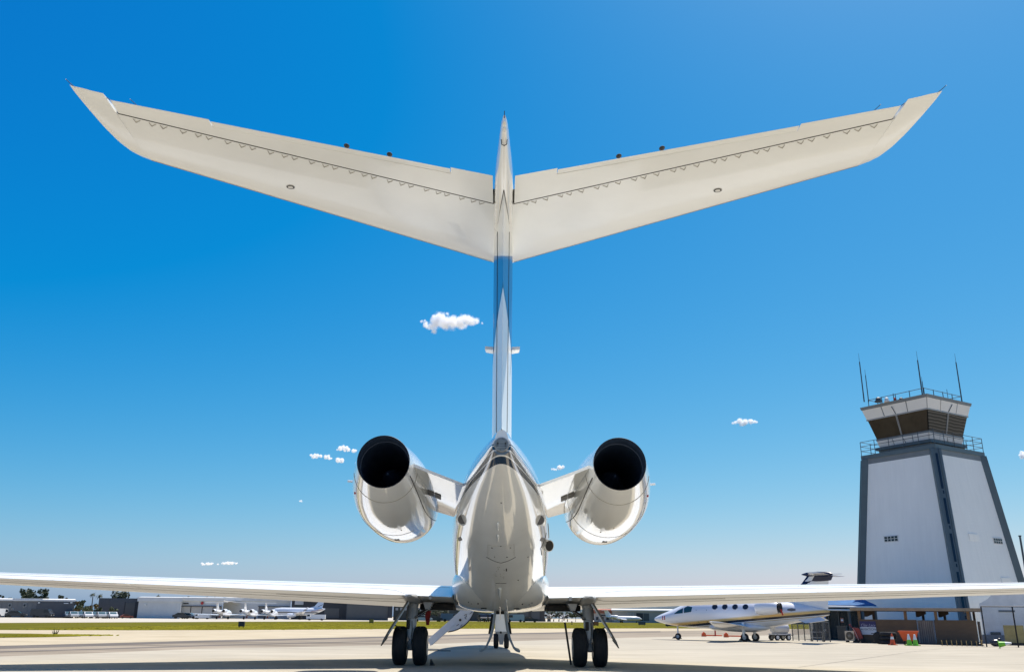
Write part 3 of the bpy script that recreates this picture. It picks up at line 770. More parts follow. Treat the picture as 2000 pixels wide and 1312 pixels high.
GX, GY = 2.14, 22.3
for s in (-1, 1):
    mb = MB(); mb.lathe((s * GX * .99, GY, 1.42), (0, 0, -1), [(-.1, .135), (.02, .135), (.03, .145), (.07, .145), (.08, .135), (.12, .135), (.13, .14), (.30, .14), (.32, .15), (.36, .15), (.37, .12)], 24)
    g = J(mb, 'main_landing_gear', m_strut)
    mb = MB(); mb.cyl((s * GX * .99, GY, 1.06), (s * GX, GY, .62), .118, .118, 22); J(mb, 'strut_sleeve', M('pale_sleeve', (.46, .48, .50), rough=.35, ns=5, na=.1), g)
    mb = MB(); mb.cyl((s * GX, GY, .64), (s * GX, GY, .36), .06, .06, 16); J(mb, 'piston', m_chrome, g)
    for z0, z1, y1 in ((.66, .52, -.18), (.38, .52, -.18)):
        mb = MB(); mb.beam((s * GX - .04, GY - .06, z0), (s * GX - .02, GY + y1, z1), .03, .06); mb.beam((s * GX + .04, GY - .06, z0), (s * GX + .02, GY + y1, z1), .03, .06); J(mb, 'torque_link', m_strut, g)
    mb = MB(); mb.cyl((s * GX - .42, GY, .44), (s * GX + .42, GY, .44), .05, .05, 14); mb.ball((s * GX, GY, .44), (.11, .12, .12)); J(mb, 'axle', m_strut, g)
    for q in (-1, 1):
        wheel_parts(g, V((s * GX + q * .24, GY, .44)), .442, .335, .24)
        mb = MB(); mb.lathe((s * GX + q * .085, GY, .44), (q, 0, 0), [(0, .10), (.02, .17), (.07, .18), (.08, .12)], 20); J(mb, 'brake', m_metal, g)
    mb = MB(); mb.lathe((s * GX - .06 * 1, GY - .11, .95), (0, 0, -1), [(0, .03), (.02, .045), (.12, .045), (.13, .03)], 10); J(mb, 'valve_box', m_seam, g)
    mb = MB(); mb.bx((s * GX - .10, GY - .15, .86), (s * GX - .02, GY - .10, 1.02)); J(mb, 'junction_box', m_seam, g)
    mb = MB(); mb.tube([(s * GX + .03, GY - .14, 1.0), (s * GX + .045, GY - .135, .8), (s * GX + .02, GY - .14, .6), (s * GX + .08, GY - .12, .5)], .008, 6); J(mb, 'brake_hose', m_seam, g)
    # retraction strut and side brace
    mb = MB(); mb.beam((s * (GX - .1), GY - .02, 1.10), (s * 1.66, GY + .05, 1.33), .06, .07); mb.beam((s * (GX - .1), GY - .12, 1.06), (s * 1.66, GY - .06, 1.29), .012, .025); J(mb, 'side_brace', m_well, g)
    mb = MB(); mb.tube([(s * (GX - .09), GY - .16, 1.075), (s * 1.66, GY - .1, 1.30)], .014, 6); J(mb, 'hydraulic_rod', m_chrome, g)
    # outer leg door, hinged at the wing and seen edge on
    mb = MB()
    mb.prism([(s * 2.14, 21.75, 1.46), (s * 2.20, 21.75, 1.46), (s * 2.62, 21.75, .78), (s * 2.735, 21.75, .57), (s * 2.70, 21.75, .52), (s * 2.57, 21.75, .74)], (s * .128, 1.15, -.02)); dr = J(mb, 'leg_door', m_brn, None, None)
    mb = MB(); mb.beam((s * 2.15, 21.70, 1.42), (s * 2.60, 21.70, .70), .028, .03); J(mb, 'door_rim', m_metal, dr)
    mb = MB(); mb.prism([(s * 2.64, 21.74, .62), (s * 2.73, 21.74, .57), (s * 2.78, 21.74, .44), (s * 2.71, 21.74, .53)], (0, .25, 0)); J(mb, 'door_corner', m_brn, dr)
    mb = MB(); mb.tube([(s * 2.52, 21.8, .92), (s * 2.36, 22.0, .84), (s * 2.30, 22.1, .74)], .014, 6); J(mb, 'door_link', m_seam, dr)
    # centre bay doors hanging below the belly
    P = [(.135, 1.30), (.165, 1.05), (.20, .82), (.255, .62), (.335, .44), (.40, .375), (.49, .345)]
    mb = MB(); n = len(P)
    pr = [(s * x + s * (.018 if 0 < i else .0), z) for i, (x, z) in enumerate(P)]; th = .055
    A = [V((s * x, 22.35, z)) for x, z in P]; B = [V((s * (x - th * (.85 if i < 4 else .35)), 22.35, z - th * (.1 if i < 4 else .75))) for i, (x, z) in enumerate(P)]
    mb.prism([*A, *reversed(B)], (0, 1.55, 0)); dr = J(mb, 'bay_door', m_door, None, 30)
    mb = MB()
    A2 = [p + V((s * .012, -.012, 0)) for p in A]; B2 = [p + V((-s * .030, 0, 0)) for p in A2]
    mb.prism([*A2, *reversed(B2)], (0, .05, 0)); J(mb, 'door_rim', m_strut, dr, 30)
    mb = MB(); mb.beam((s * .175, 22.5, 1.18), (s * .25, 22.5, .72), .07, .1); J(mb, 'door_hinge_arm', m_well, dr)
mb = MB(); mb.bx((-.14, 22.4, 1.18), (.14, 24, 1.24)); J(mb, 'centre_bay', m_well, fairing)

# -------------------------------------------------------------- nose gear
NX, NY = .05, 34.9
mb = MB(); mb.bx((NX - .235, NY - .35, .60), (NX + .235, NY - .28, 1.22)); ng = J(mb, 'nose_landing_gear', m_white)
mb = MB(); mb.cyl((NX, NY, 1.6), (NX, NY, .40), .08, .07, 16); J(mb, 'strut_sleeve', m_strut, ng)
mb = MB(); mb.prism([(NX - .30, NY - .2, .60), (NX + .30, NY - .2, .60), (NX + .12, NY - .2, .50), (NX + .07, NY - .2, .14), (NX - .07, NY - .2, .14), (NX - .12, NY - .2, .50)], (0, .1, 0)); J(mb, 'fork', m_strut, ng)
mb = MB(); mb.ball((NX - .02, NY - .38, .57), .045, 8, 6); J(mb, 'taxi_light', m_seam, ng)
for q in (-1, 1): wheel_parts(ng, V((NX + q * .195, NY, .27)), .27, .19, .14)

# -------------------------------------------------------------- airstair at the forward left door
m_stair = M('airstair_paint', (.62, .64, .67), rough=.4, ns=3, na=.06)
sy = 33.0
mb = MB(); mb.prism([(-1.12, sy, 1.42), (-1.30, sy, 1.12), (-2.45, sy, .12), (-2.56, sy, .33), (-1.60, sy, 1.15), (-1.28, sy, 1.48)], (0, .05, 0)); stair = J(mb, 'airstair', m_stair)
mb = MB(); mb.prism([(-1.12, sy + .75, 1.42), (-1.30, sy + .75, 1.12), (-2.45, sy + .75, .12), (-2.56, sy + .75, .33), (-1.60, sy + .75, 1.15), (-1.28, sy + .75, 1.48)], (0, .05, 0)); J(mb, 'stringer', m_stair, stair)
for k in range(6):
    x = -1.28 - k * .215; z = 1.27 - k * .19
    mb = MB(); mb.bx((x - .2, sy + .05, z - .03), (x, sy + .75, z)); J(mb, 'tread', m_strut, stair)
arc = [(-.93 + 0, 1.22)]
fan = []
cx_, cz_ = -1.98, 1.62
for k in range(11):
    a = radians(-86 + 66 * k / 10); fan.append((-1.93 + 1.06 * cos(a), sy - .06, 1.62 + 1.03 * sin(a)))
poly = fan + [(-1.05, sy - .06, 1.46), (-1.35, sy - .06, 1.36), (-1.66, sy - .06, 1.12), (-1.58, sy - .06, .86)]
mb = MB(); mb.prism(poly, (0, .05, 0)); pan = J(mb, 'stair_side_panel', m_stair, stair)
mb = MB(); mb.tube([V(p) + V((0, -.01, 0)) for p in fan], .02, 6); J(mb, 'panel_edge', m_seam, stair)
mb = MB(); mb.lathe((-1.42, sy - .07, 1.0), (0, -1, 0), [(0, .045), (.01, .045)], 14); J(mb, 'pivot', m_seam, stair)
mb = MB(); mb.tube([(-1.28, sy - .07, 1.16), (-1.20, sy - .07, 1.20), (-1.20, sy - .07, 1.12), (-1.26, sy - .07, 1.08), (-1.20, sy - .07, 1.03)], .012, 5); J(mb, 'latch_hook', m_seam, stair)
for (a, b) in (((-1.42, .77), (-1.34, .85)), ((-1.55, .80), (-1.46, .86)), ((-1.09, 1.2), (-1.0, 1.28))):
    mb = MB(); mb.beam((a[0], sy - .07, a[1]), (b[0], sy - .07, b[1]), .015); J(mb, 'latch_bar', m_seam, stair)
mb = MB(); mb.tube([(-1.5, sy + .8, 1.2), (-1.55, sy + .8, 1.42), (-1.35, sy + .8, 1.62), (-1.1, sy + .8, 1.75)], .016, 6); J(mb, 'handrail', m_chrome, stair)

# things standing under the jet
t = MB(); t.cyl((1.735, 22.85, .02), (1.60, 22.9, 1.0), .026, .026, 10)
o = t.build('pole', M('black_pole', (.02, .018, .018), rough=.6)); tag(o, 'thin black pole leaning beside the right main wheels of the white jet', 'pole')
t = MB(); t.prism([(-1.84, 23.0, 1.24), (-1.72, 23.0, 1.24), (-1.74, 23.0, 1.10), (-1.76, 23.0, .90), (-1.83, 23.0, .90), (-1.87, 23.0, 1.12)], (0, .03, 0))
o = t.build('warning_streamer', m_red); tag(o, 'dark red streamer hanging beside the left landing gear leg', 'streamer')
t = MB(); t.tube([tuple(ground(834, 1269.6) + V((0, 0, .012))), tuple(ground(856, 1270.4) + V((0, 0, .012))), tuple(ground(880, 1270.8) + V((0, 0, .012)))], .014, 6)
o = t.build('cable', M('ground_cable', (.03, .03, .03), rough=.8)); tag(o, 'thin dark cable lying on the apron behind the left main wheels', 'cable')
t = MB(); t.prism([(-1.66, 22.3, 0.0), (-1.55, 22.3, 0.0), (-1.65, 22.3, .14)], (0, .25, 0))
o = t.build('wheel_chock', M('chock_rubber', (.03, .03, .032), rough=.8)); tag(o, 'black wedge wheel chock against the inner left main tyre', 'wheel chock')
# ================================================================== CONTROL TOWER
TW = V((28.74, 60.0, 0)); TA = -.226
m_tw = M('tower_white_cladding', (.84, .82, .75), rough=.55, ns=.35, na=.05)
def siding(m, scale):
    n = m.node_tree.nodes; l = m.node_tree.links; b = n['Principled BSDF']
    tc = n.new('ShaderNodeTexCoord'); br = n.new('ShaderNodeTexBrick'); br.inputs['Scale'].default_value = 1.0
    br.inputs['Brick Width'].default_value = .9; br.inputs['Row Height'].default_value = scale; br.inputs['Mortar Size'].default_value = .012
    br.inputs['Color1'].default_value = (1, 1, 1, 1); br.inputs['Color2'].default_value = (.96, .96, .96, 1); br.inputs['Mortar'].default_value = (.0, .0, .0, 1)
    sp = n.new('ShaderNodeSeparateXYZ'); cb = n.new('ShaderNodeCombineXYZ'); ad = n.new('ShaderNodeMath'); l.new(tc.outputs['Object'], sp.inputs[0])
    l.new(sp.outputs[0], ad.inputs[0]); l.new(sp.outputs[1], ad.inputs[1]); l.new(ad.outputs[0], cb.inputs[0]); l.new(sp.outputs[2], cb.inputs[1])
    l.new(cb.outputs[0], br.inputs['Vector'])
    bp = n.new('ShaderNodeBump'); bp.inputs['Strength'].default_value = .35; bp.inputs['Distance'].default_value = .02
    l.new(br.outputs['Color'], bp.inputs['Height']); l.new(bp.outputs[0], b.inputs['Normal'])
siding(m_tw, .22)
def streaks(m, col, amt):
    """faint vertical rain streaks and faded patches"""
    n = m.node_tree.nodes; l = m.node_tree.links; b = n['Principled BSDF']
    tc = n.new('ShaderNodeTexCoord'); mp = n.new('ShaderNodeMapping'); mp.inputs['Scale'].default_value = (2.2, 2.2, .12); l.new(tc.outputs['Object'], mp.inputs[0])
    t = n.new('ShaderNodeTexNoise'); t.inputs['Scale'].default_value = 1.6; t.inputs['Detail'].default_value = 7; t.inputs['Roughness'].default_value = .7; l.new(mp.outputs[0], t.inputs['Vector'])
    t2 = n.new('ShaderNodeTexNoise'); t2.inputs['Scale'].default_value = .22; t2.inputs['Detail'].default_value = 5; l.new(tc.outputs['Object'], t2.inputs['Vector'])
    ad = n.new('ShaderNodeMath'); l.new(t.outputs['Fac'], ad.inputs[0]); l.new(t2.outputs['Fac'], ad.inputs[1])
    r = n.new('ShaderNodeMapRange'); r.inputs['From Min'].default_value = .75; r.inputs['From Max'].default_value = 1.25; r.inputs['To Min'].default_value = 1 - amt; r.inputs['To Max'].default_value = 1 + amt * .3
    l.new(ad.outputs[0], r.inputs['Value']); mx = n.new('ShaderNodeVectorMath'); mx.operation = 'SCALE'; mx.inputs[0].default_value = col; l.new(r.outputs[0], mx.inputs['Scale']); l.new(mx.outputs[0], b.inputs['Base Color'])
streaks(m_tw, (.84, .82, .75), .07)
m_twrib = M('tower_teal_grey', (.085, .115, .125), rough=.45, ns=1.5, na=.1)
m_twgrey = M('tower_grey_trim', (.16, .175, .18), rough=.5, ns=2, na=.1)
m_fascia = M('tower_cream_panel', (.68, .655, .61), rough=.5, ns=.8, na=.04)
m_rail = M('rail_dark_steel', (.045, .06, .07), rough=.5)
m_shade = M('cab_shade_brown', (.050, .038, .026), rough=.2, ns=.8, na=.35, spec=.15)
m_blind = M('cab_blind_glass', (.05, .05, .05), rough=.2, spec=.15)
n_ = m_blind.node_tree.nodes; l_ = m_blind.node_tree.links
tc = n_.new('ShaderNodeTexCoord'); wv = n_.new('ShaderNodeTexWave'); wv.bands_direction = 'Z'; wv.inputs['Scale'].default_value = 1.5; wv.inputs['Distortion'].default_value = 2.2; wv.inputs['Detail'].default_value = 2; wv.inputs['Detail Scale'].default_value = .7
cr = n_.new('ShaderNodeValToRGB'); e = cr.color_ramp.elements; e[0].position = .66; e[0].color = (.014, .019, .021, 1); e[1].position = .85; e[1].color = (.10, .095, .085, 1)
l_.new(tc.outputs['Object'], wv.inputs['Vector']); l_.new(wv.outputs['Fac'], cr.inputs[0]); l_.new(cr.outputs[0], n_['Principled BSDF'].inputs['Base Color'])
m_mull = M('mullion_grey', (.30, .30, .29), rough=.4)
tower = thing('control_tower', TW, 'tapered white airport control tower with dark corner ribs and glazed cab', 'control tower')


def tc_(k, sdiag, z):
    a = TA - pi / 2 + k * pi / 2
    return V((sdiag * cos(a), sdiag * sin(a), z))
def ring4(sdiag, z): return [tc_(k, sdiag, z) for k in range(4)]
def T(mb, name, mat, parent=None, smooth=None): return mb.build(name, mat, parent or tower, smooth)


S0, S1, ZT = 5.372, 3.80, 11.72
mb = MB(); mb.loft([ring4(S0, -.05), ring4(S1, ZT)]); T(mb, 'tower_wall', m_tw)
sd_ = lambda z: S0 + (S1 - S0) * z / ZT
for k in range(4):          # corner ribs, two flanges and a recessed strip of slit windows
    d = V((cos(TA - pi / 2 + k * pi / 2), sin(TA - pi / 2 + k * pi / 2), 0)); t_ = V((-d.y, d.x, 0))
    mb = MB(); b0 = tc_(k, S0, 0); b1 = tc_(k, S1, ZT)
    wd = .31
    def q(p, o, t): return p + d * o + t_ * t
    for t0, t1, out in ((-wd, -.17, .12), (.17, wd, .12), (-.17, .17, .05)):
        mb.add([q(b0, -.6, t0), q(b0, -.6, t1), q(b0, out, t1), q(b0, out, t0), q(b1, -.6, t0), q(b1, -.6, t1), q(b1, out, t1), q(b1, out, t0)],
               [(0, 3, 2, 1), (4, 5, 6, 7), (0, 1, 5, 4), (1, 2, 6, 5), (2, 3, 7, 6), (3, 0, 4, 7)])
    rib = T(mb, 'corner_rib', m_twrib)
    for z0, z1 in ((11.4, 9.1), (8.5, 6.9), (6.3, 4.6), (4.0, 1.6)):
        mb = MB(); f0 = b0.lerp(b1, z0 / ZT); f1 = b0.lerp(b1, z1 / ZT)
        mb.beam(q(f0, .055, 0), q(f1, .055, 0), .13, .03, up=tuple(d)); T(mb, 'slit_window', m_glass, rib)
        mb = MB(); f2 = b0.lerp(b1, (z1 - .12) / ZT); f3 = b0.lerp(b1, (z1 - .32) / ZT); mb.beam(q(f2, .055, .02), q(f3, .055, .02), .07, .03, up=tuple(d)); T(mb, 'slit_window', m_glass, rib)
# louvred windows in the two faces towards the apron
def face(k, u, z, out=0.):
    """point on face between corner k and k+1, u from 0 to 1"""
    p = tc_(k, sd_(z), z).lerp(tc_(k + 1, sd_(z), z), u); a = TA - pi / 2 + (k + .5) * pi / 2
    return p + V((cos(a), sin(a), .1)) * out
for k, u, zc in ((3, .36, 6.25), (0, .79, 6.1), (0, .38, 6.2), (0, .74, 3.6)):
    faint = (k, u) in ((0, .38), (0, .74))
    e_ = (face(k, 1, zc) - face(k, 0, zc)).normalized()
    mb = MB(); c0 = face(k, u, zc, .0); mb.beam(c0 - e_ * .52, c0 + e_ * .52, .06, .42); wdw = T(mb, 'window', m_tw if faint else m_fascia)
    if not faint:
        for q_ in range(4):
            for r_ in range(2):
                mb = MB(); c1 = c0 + e_ * (-.375 + .25 * q_) + face(k, u, zc, .035) - c0 + V((0, 0, -.085 + .17 * r_)); mb.beam(c1 - e_ * .10, c1 + e_ * .10, .012, .14); T(mb, 'pane', m_glass, wdw)
# band under the walkway, walkway slab
mb = MB(); mb.loft([ring4(S1 + .05, ZT - .35), ring4(S1 + .05, ZT)]); T(mb, 'top_band', m_twgrey)
mb = MB(); mb.loft([ring4(3.92, ZT + .003), ring4(3.92, ZT + .28)]); T(mb, 'walkway', m_twrib)
mb = MB(); mb.loft([ring4(2.70, ZT + .283), ring4(2.70, 12.32)]); T(mb, 'cab_plinth', m_twgrey)
mb = MB(); mb.loft([ring4(2.92, 12.325), ring4(2.92, 12.52)]); T(mb, 'cab_plinth', m_twrib)


def railing(sdiag, z0, z1, npost, levels, name, r=.022):
    cs = ring4(sdiag, z0); mb = MB()
    for z in levels:
        for k in range(4): mb.cyl(cs[k] + V((0, 0, z - z0)), cs[(k + 1) % 4] + V((0, 0, z - z0)), r * .8, n=6)
    rl = T(mb, name, m_rail)
    for k in range(4):
        for i in range(npost):
            p = cs[k].lerp(cs[(k + 1) % 4], i / npost); mb = MB(); mb.cyl(p, p + V((0, 0, z1 - z0)), r, n=6); T(mb, 'rail_post', m_rail, rl)
railing(3.86, ZT + .28, 12.95, 5, (12.32, 12.64, 12.95), 'walkway_railing')
# cab: lower panels, glazing, fascia, roof
L0, L1, L2, L3 = (2.607, 12.523), (2.77, 13.043), (3.255, 14.482), (3.50, 15.20)
mb = MB(); mb.loft([ring4(L0[0] - .03, L0[1]), ring4(L1[0] - .03, L1[1])]); T(mb, 'cab_base', m_twgrey)
mb = MB(); mb.loft([ring4(L1[0] - .10, L1[1]), ring4(L2[0] - .10, L2[1])]); T(mb, 'cab_core', m_well)
mb = MB(); mb.loft([ring4(L2[0] - .03, L2[1]), ring4(L3[0] - .03, L3[1])]); T(mb, 'fascia_frame', m_twgrey)
mb = MB(); mb.loft([ring4(3.55, L3[1] + .003), ring4(3.61, 15.40)]); T(mb, 'roof', m_twgrey)
mb = MB(); mb.loft([ring4(L2[0] + .02, L2[1] - .05), ring4(L2[0] + .03, L2[1] + .04)]); T(mb, 'head_sill', m_mull)
mb = MB(); mb.loft([ring4(L1[0] + .02, L1[1] - .05), ring4(L1[0] + .03, L1[1] + .05)]); T(mb, 'window_sill', m_twgrey)


def cab_panel(k, a, b, lo, hi, o, name, mat, th=.03, parent=None, zi=.0):
    A0 = tc_(k, lo[0] + o, lo[1]); B0 = tc_(k + 1, lo[0] + o, lo[1]); A1 = tc_(k, hi[0] + o, hi[1]); B1 = tc_(k + 1, hi[0] + o, hi[1])
    an = TA - pi / 2 + (k + .5) * pi / 2; nrm = V((cos(an), sin(an), -.3)).normalized()
    quad = [A0.lerp(B0, a), A0.lerp(B0, b), A1.lerp(B1, b), A1.lerp(B1, a)]
    zc = (quad[0] + quad[2]) / 2; quad = [p + (zc - p) * zi for p in quad]
    mb = MB(); mb.prism(quad, nrm * th); return T(mb, name, mat, parent)
for k in range(4):
    left = k == 3
    for a, b in ((.004, .30), (.315, .685), (.70, .996)):
        cab_panel(k, a, b, (L2[0], L2[1] + .045), L3, -.02, 'fascia_panel', m_fascia)
        cab_panel(k, a, b, L0, (L1[0], L1[1] - .055), -.02, 'lower_panel', m_fascia)
    for a, b in ((.01, .49), (.51, .99)):
        cab_panel(k, a, b, L1, L2, -.05, 'cab_window', m_shade if left else m_blind, .02)
    for a in (.492, .508):
        p0 = tc_(k, L1[0], L1[1] + .05).lerp(tc_(k + 1, L1[0], L1[1] + .05), a); p1 = tc_(k, L2[0], L2[1] - .05).lerp(tc_(k + 1, L2[0], L2[1] - .05), a)
        mb = MB(); mb.beam(p0, p1, .035, .05); T(mb, 'mullion', m_mull)
    p1 = tc_(k, L2[0] + .06, L2[1] + .05).lerp(tc_(k + 1, L2[0] + .06, L2[1] + .05), .5); p2 = tc_(k, L3[0] + .03, L3[1] - .15).lerp(tc_(k + 1, L3[0] + .03, L3[1] - .15), .47 if left else .56)
    mb = MB(); mb.tube([p1, p1.lerp(p2, .6), p2], .022, 6); T(mb, 'conduit', m_rail)
    p0 = tc_(k, L1[0], L1[1]).lerp(tc_(k + 1, L1[0], L1[1]), .5); pb = tc_(k, L0[0] + .05, L0[1]).lerp(tc_(k + 1, L0[0] + .05, L0[1]), .55)
    mb = MB(); mb.tube([p0, pb], .02, 6); T(mb, 'conduit', m_rail)
railing(3.0, 15.40, 15.95, 4, (15.92,), 'roof_railing', .026)
def mast(px0, py0, px1, py1, r, whip=True):
    """aerial on the roof, between two photograph heights"""
    b_ = at(px0, py0, 59.0); top = at(px1, py1, 59.0); h = top.z - b_.z
    b_ = V((b_.x, 59.0, 15.40)) - TW
    mb = MB(); mb.cyl(b_, b_ + V((0, 0, h)), r, r * .8, 8); a_ = T(mb, 'antenna_mast', m_rail)
    if whip:
        mb = MB(); mb.cyl(b_ + V((0, 0, h)), b_ + V((0, 0, h * 1.22)), .014, .008, 5); T(mb, 'whip', m_rail, a_)
mast(1688.5, 789, 1680.5, 711, .045); mast(1697, 788, 1691, 736, .035); mast(1802, 774, 1787.5, 692, .05); mast(1805, 774, 1797.5, 733, .035); mast(1879, 785, 1865, 706, .045); mast(1852, 780, 1852.5, 754, .02, False); mast(1746, 782, 1744.5, 765, .03, False)
for px, py, c_, sz in ((1748, 780, m_red, .14), (1781, 775, m_red, .14), (1716, 785, m_rail, .25), (1732, 783, m_fascia, .18), (1760, 780, m_rail, .18), (1790, 776, m_rail, .12)):
    p = at(px, py, 59.0) - TW
    mb = MB(); mb.lathe((p.x, p.y, 15.40), (0, 0, 1), [(0, sz), (.10, sz), (.12, sz * .7), (.26, sz * .7), (.33, sz * .3)], 10); T(mb, 'roof_beacon' if c_ is m_red else 'roof_box', c_)

# ================================================================== SHELTER beside the tower
m_ply = M('brown_plywood', (.135, .085, .048), rough=.75, ns=2.2, na=.14, stretch=(1, 1, 2.5))
m_plyd = M('dark_timber', (.055, .036, .024), rough=.8, ns=5, na=.3)
m_plank = M('weathered_plank', (.21, .175, .145), rough=.8, ns=3, na=.3, stretch=(6, 6, .6))
m_roofb = M('shelter_roof_edge', (.30, .225, .15), rough=.8, ns=3, na=.2)  # tan lifted so the shaded front edge looks sunlit
m_postb = M('shelter_post', (.20, .12, .065), rough=.8, ns=4, na=.25)
P0 = ground(1679, 1254.3); P1 = ground(1916, 1259.3)
dirv = (P1 - P0); LEN = dirv.length; ang = math.atan2(dirv.y, dirv.x)
hut = thing('timber_shelter', P0, 'low brown timber shelter with open sides and slatted gate below the control tower', 'shelter', rz=ang)
def Hh(mb, name, mat, parent=None): return mb.build(name, mat, parent or hut)
def hx(px):
    """distance along the shelter front for a photograph column near its foot"""
    r = at(px, 1258, 45.0); d0 = V((r.x, r.y, 0)).normalized(); u = dirv.normalized(); nrm = V((-u.y, u.x, 0))
    t = P0.dot(nrm) / d0.dot(nrm); return (d0 * t - P0).dot(u)
PT = 1.20
def panel(x0, x1, mat, name):
    mb = MB(); mb.bx((x0, 0, .04), (x1, .05, PT)); return Hh(mb, name, mat)
xa, xb, xc, xd = hx(1681), hx(1797), hx(1829), hx(1913)
pl = panel(xa, xb - .02, m_ply, 'front_panel'); panel(xc + .02, xd, m_ply, 'front_panel')
gate_x = [xb + (xc - xb) * k / 8 for k in range(9)]
gt = MB(); gt.bx((xb, .01, PT - .10), (xc, .04, PT - .02)); gt.bx((xb, .01, .2), (xc, .04, .28)); gt.bx((xb, .045, .04), (xc, .06, PT - .03)); gt = Hh(gt, 'gate', m_plyd)  # last box is a backboard added to keep the gaps between planks dark
for k in range(8):
    mb = MB(); mb.bx((gate_x[k] + .008, -.02, .03), (gate_x[k + 1] - .012, .006, PT - .02 - .01 * (k % 3))); Hh(mb, 'plank', m_plank, gt)
mb = MB(); mb.bx((-.25, -.30, 1.66), (LEN + .25, 2.4, 1.70)); mb.bx((-.27, -.36, 1.64), (LEN + .27, -.30, 1.79)); rf = Hh(mb, 'roof', m_roofb)
for k in range(60):
    x = -.2 + (LEN + .4) * k / 60
    mb = MB(); mb.bx((x, -.29, 1.63), (x + .055, 2.3, 1.66)); Hh(mb, 'roof_corrugation', m_plyd, rf)
for px in (1681, 1772, 1832, 1896):
    x = hx(px); mb = MB(); mb.bx((x, .052, 0), (x + .14, .20, 1.63)); Hh(mb, 'post', m_postb)
for px in (1700, 1801, 1845, 1905):
    x = hx(px); mb = MB(); mb.bx((x, 2.1, 0), (x + .12, 2.25, 1.63)); Hh(mb, 'post', m_plyd)
for px in (1690, 1793, 1838):
    x = hx(px); mb = MB(); mb.prism([(x, .9, 1.63), (x + .5, .9, 1.63), (x + .5, .9, 1.50), (x + .12, .9, 1.34), (x, .9, 1.34)], (0, .1, 0)); Hh(mb, 'brace', m_plyd)
mb = MB(); mb.bx((0, .2, 0), (LEN, 2.3, .03)); Hh(mb, 'floor_slab', m_plyd)
mb = MB(); mb.bx((LEN - .02, .06, .03), (LEN + .05, 2.2, PT - .05)); Hh(mb, 'end_panel', m_plyd)

# sign on the shelter
def text_mesh(txt, size, mat, name, parent, loc, rot, shear=0., align='CENTER'):
    cu = bpy.data.curves.new(name, 'FONT'); cu.body = txt; cu.size = size; cu.extrude = .002; cu.shear = shear; cu.align_x = align; cu.align_y = 'CENTER'
    o = bpy.data.objects.new(name, cu); COL.objects.link(o); dg = bpy.context.evaluated_depsgraph_get(); dg.update()
    me = bpy.data.meshes.new_from_object(o.evaluated_get(dg)); bpy.data.objects.remove(o)
    me.materials.clear(); me.materials.append(mat)
    o = bpy.data.objects.new(name, me); COL.objects.link(o); o.parent = parent; o.location = loc; o.rotation_euler = rot; return o
m_signb = M('sign_purple_blue', (.018, .014, .10), rough=.4); m_signw = M('sign_white', (.62, .63, .66), rough=.4); m_ink = M('sign_ink', (.03, .035, .05), rough=.5); m_scr = M('sign_script', (.40, .40, .52), rough=.5)
sx0, sx1 = hx(1683.5), hx(1715)
u = dirv.normalized(); sg = thing('sign', P0 + u * (sx0 + sx1) / 2 + V((u.y, -u.x, 0)) * .03 + V((0, 0, .74)), 'purple and white sign reading AVIATION fixed to the brown shelter front', 'sign', rz=ang)
hw = (sx1 - sx0) / 2
mb = MB(); mb.bx((-hw, -.012, -.32), (hw, .012, .07)); mb.build('lower_board', m_signw, sg)
mb = MB(); mb.bx((-hw, -.012, .073), (hw, .012, .36)); mb.build('upper_board', m_signb, sg)
text_mesh('Clay Lacy', .19, m_scr, 'script_lettering', sg, (0, -.0145, .16), (pi / 2, 0, 0), .35)
text_mesh('AVIATION', .165, m_ink, 'lettering', sg, (.02, -.0145, -.05), (pi / 2, 0, 0))
mb = MB(); mb.bx((hw * .30, -.0155, -.27), (hw * .88, -.0125, -.235)); mb.build('footer_line', m_ink, sg)

# things in front of the shelter
m_org = M('orange_plastic', (.62, .085, .015), rough=.5, ns=6, na=.12); m_lime = M('lime_plastic', (.20, .55, .03), rough=.5, ns=6, na=.1); m_wht = M('white_band', (.72, .72, .70), rough=.5)
def cone(px, py, col, label, lying=False, group=None):
    p = ground(px, py); t = thing('traffic_cone', p, label, 'cone', group)
    mb = MB(); mb.bx((-.17, -.17, 0), (.17, .17, .035)); b_ = mb.build('base', col, t)
    mb = MB(); mb.lathe((0, 0, .035), (0, 0, 1), [(0, .125), (.24, .085)], 16); c_ = mb.build('body', col, t, 40)
    mb = MB(); mb.lathe((0, 0, .275), (0, 0, 1), [(0, .0845), (.12, .062)], 16); mb.build('reflective_band', m_wht, t, 40)
    mb = MB(); mb.lathe((0, 0, .395), (0, 0, 1), [(0, .0615), (.13, .035), (.135, .02)], 16); mb.build('tip', m_wht if col is m_lime else col, t, 40)
    if lying: t.rotation_euler = (0, radians(82), -.5); t.location = p + V((-.28, .1, .17))
    return t
cone(1744, 1259, m_org, 'orange traffic cone with white collar left of the orange bin')
cone(1776.5, 1260, m_lime, 'left of two lime green cones in front of the orange bin')
cone(1788.5, 1260.3, m_lime, 'right of two lime green cones, near the slatted gate')
cone(1966, 1266, m_lime, 'lime green traffic cone fallen on its side by the fence', True)

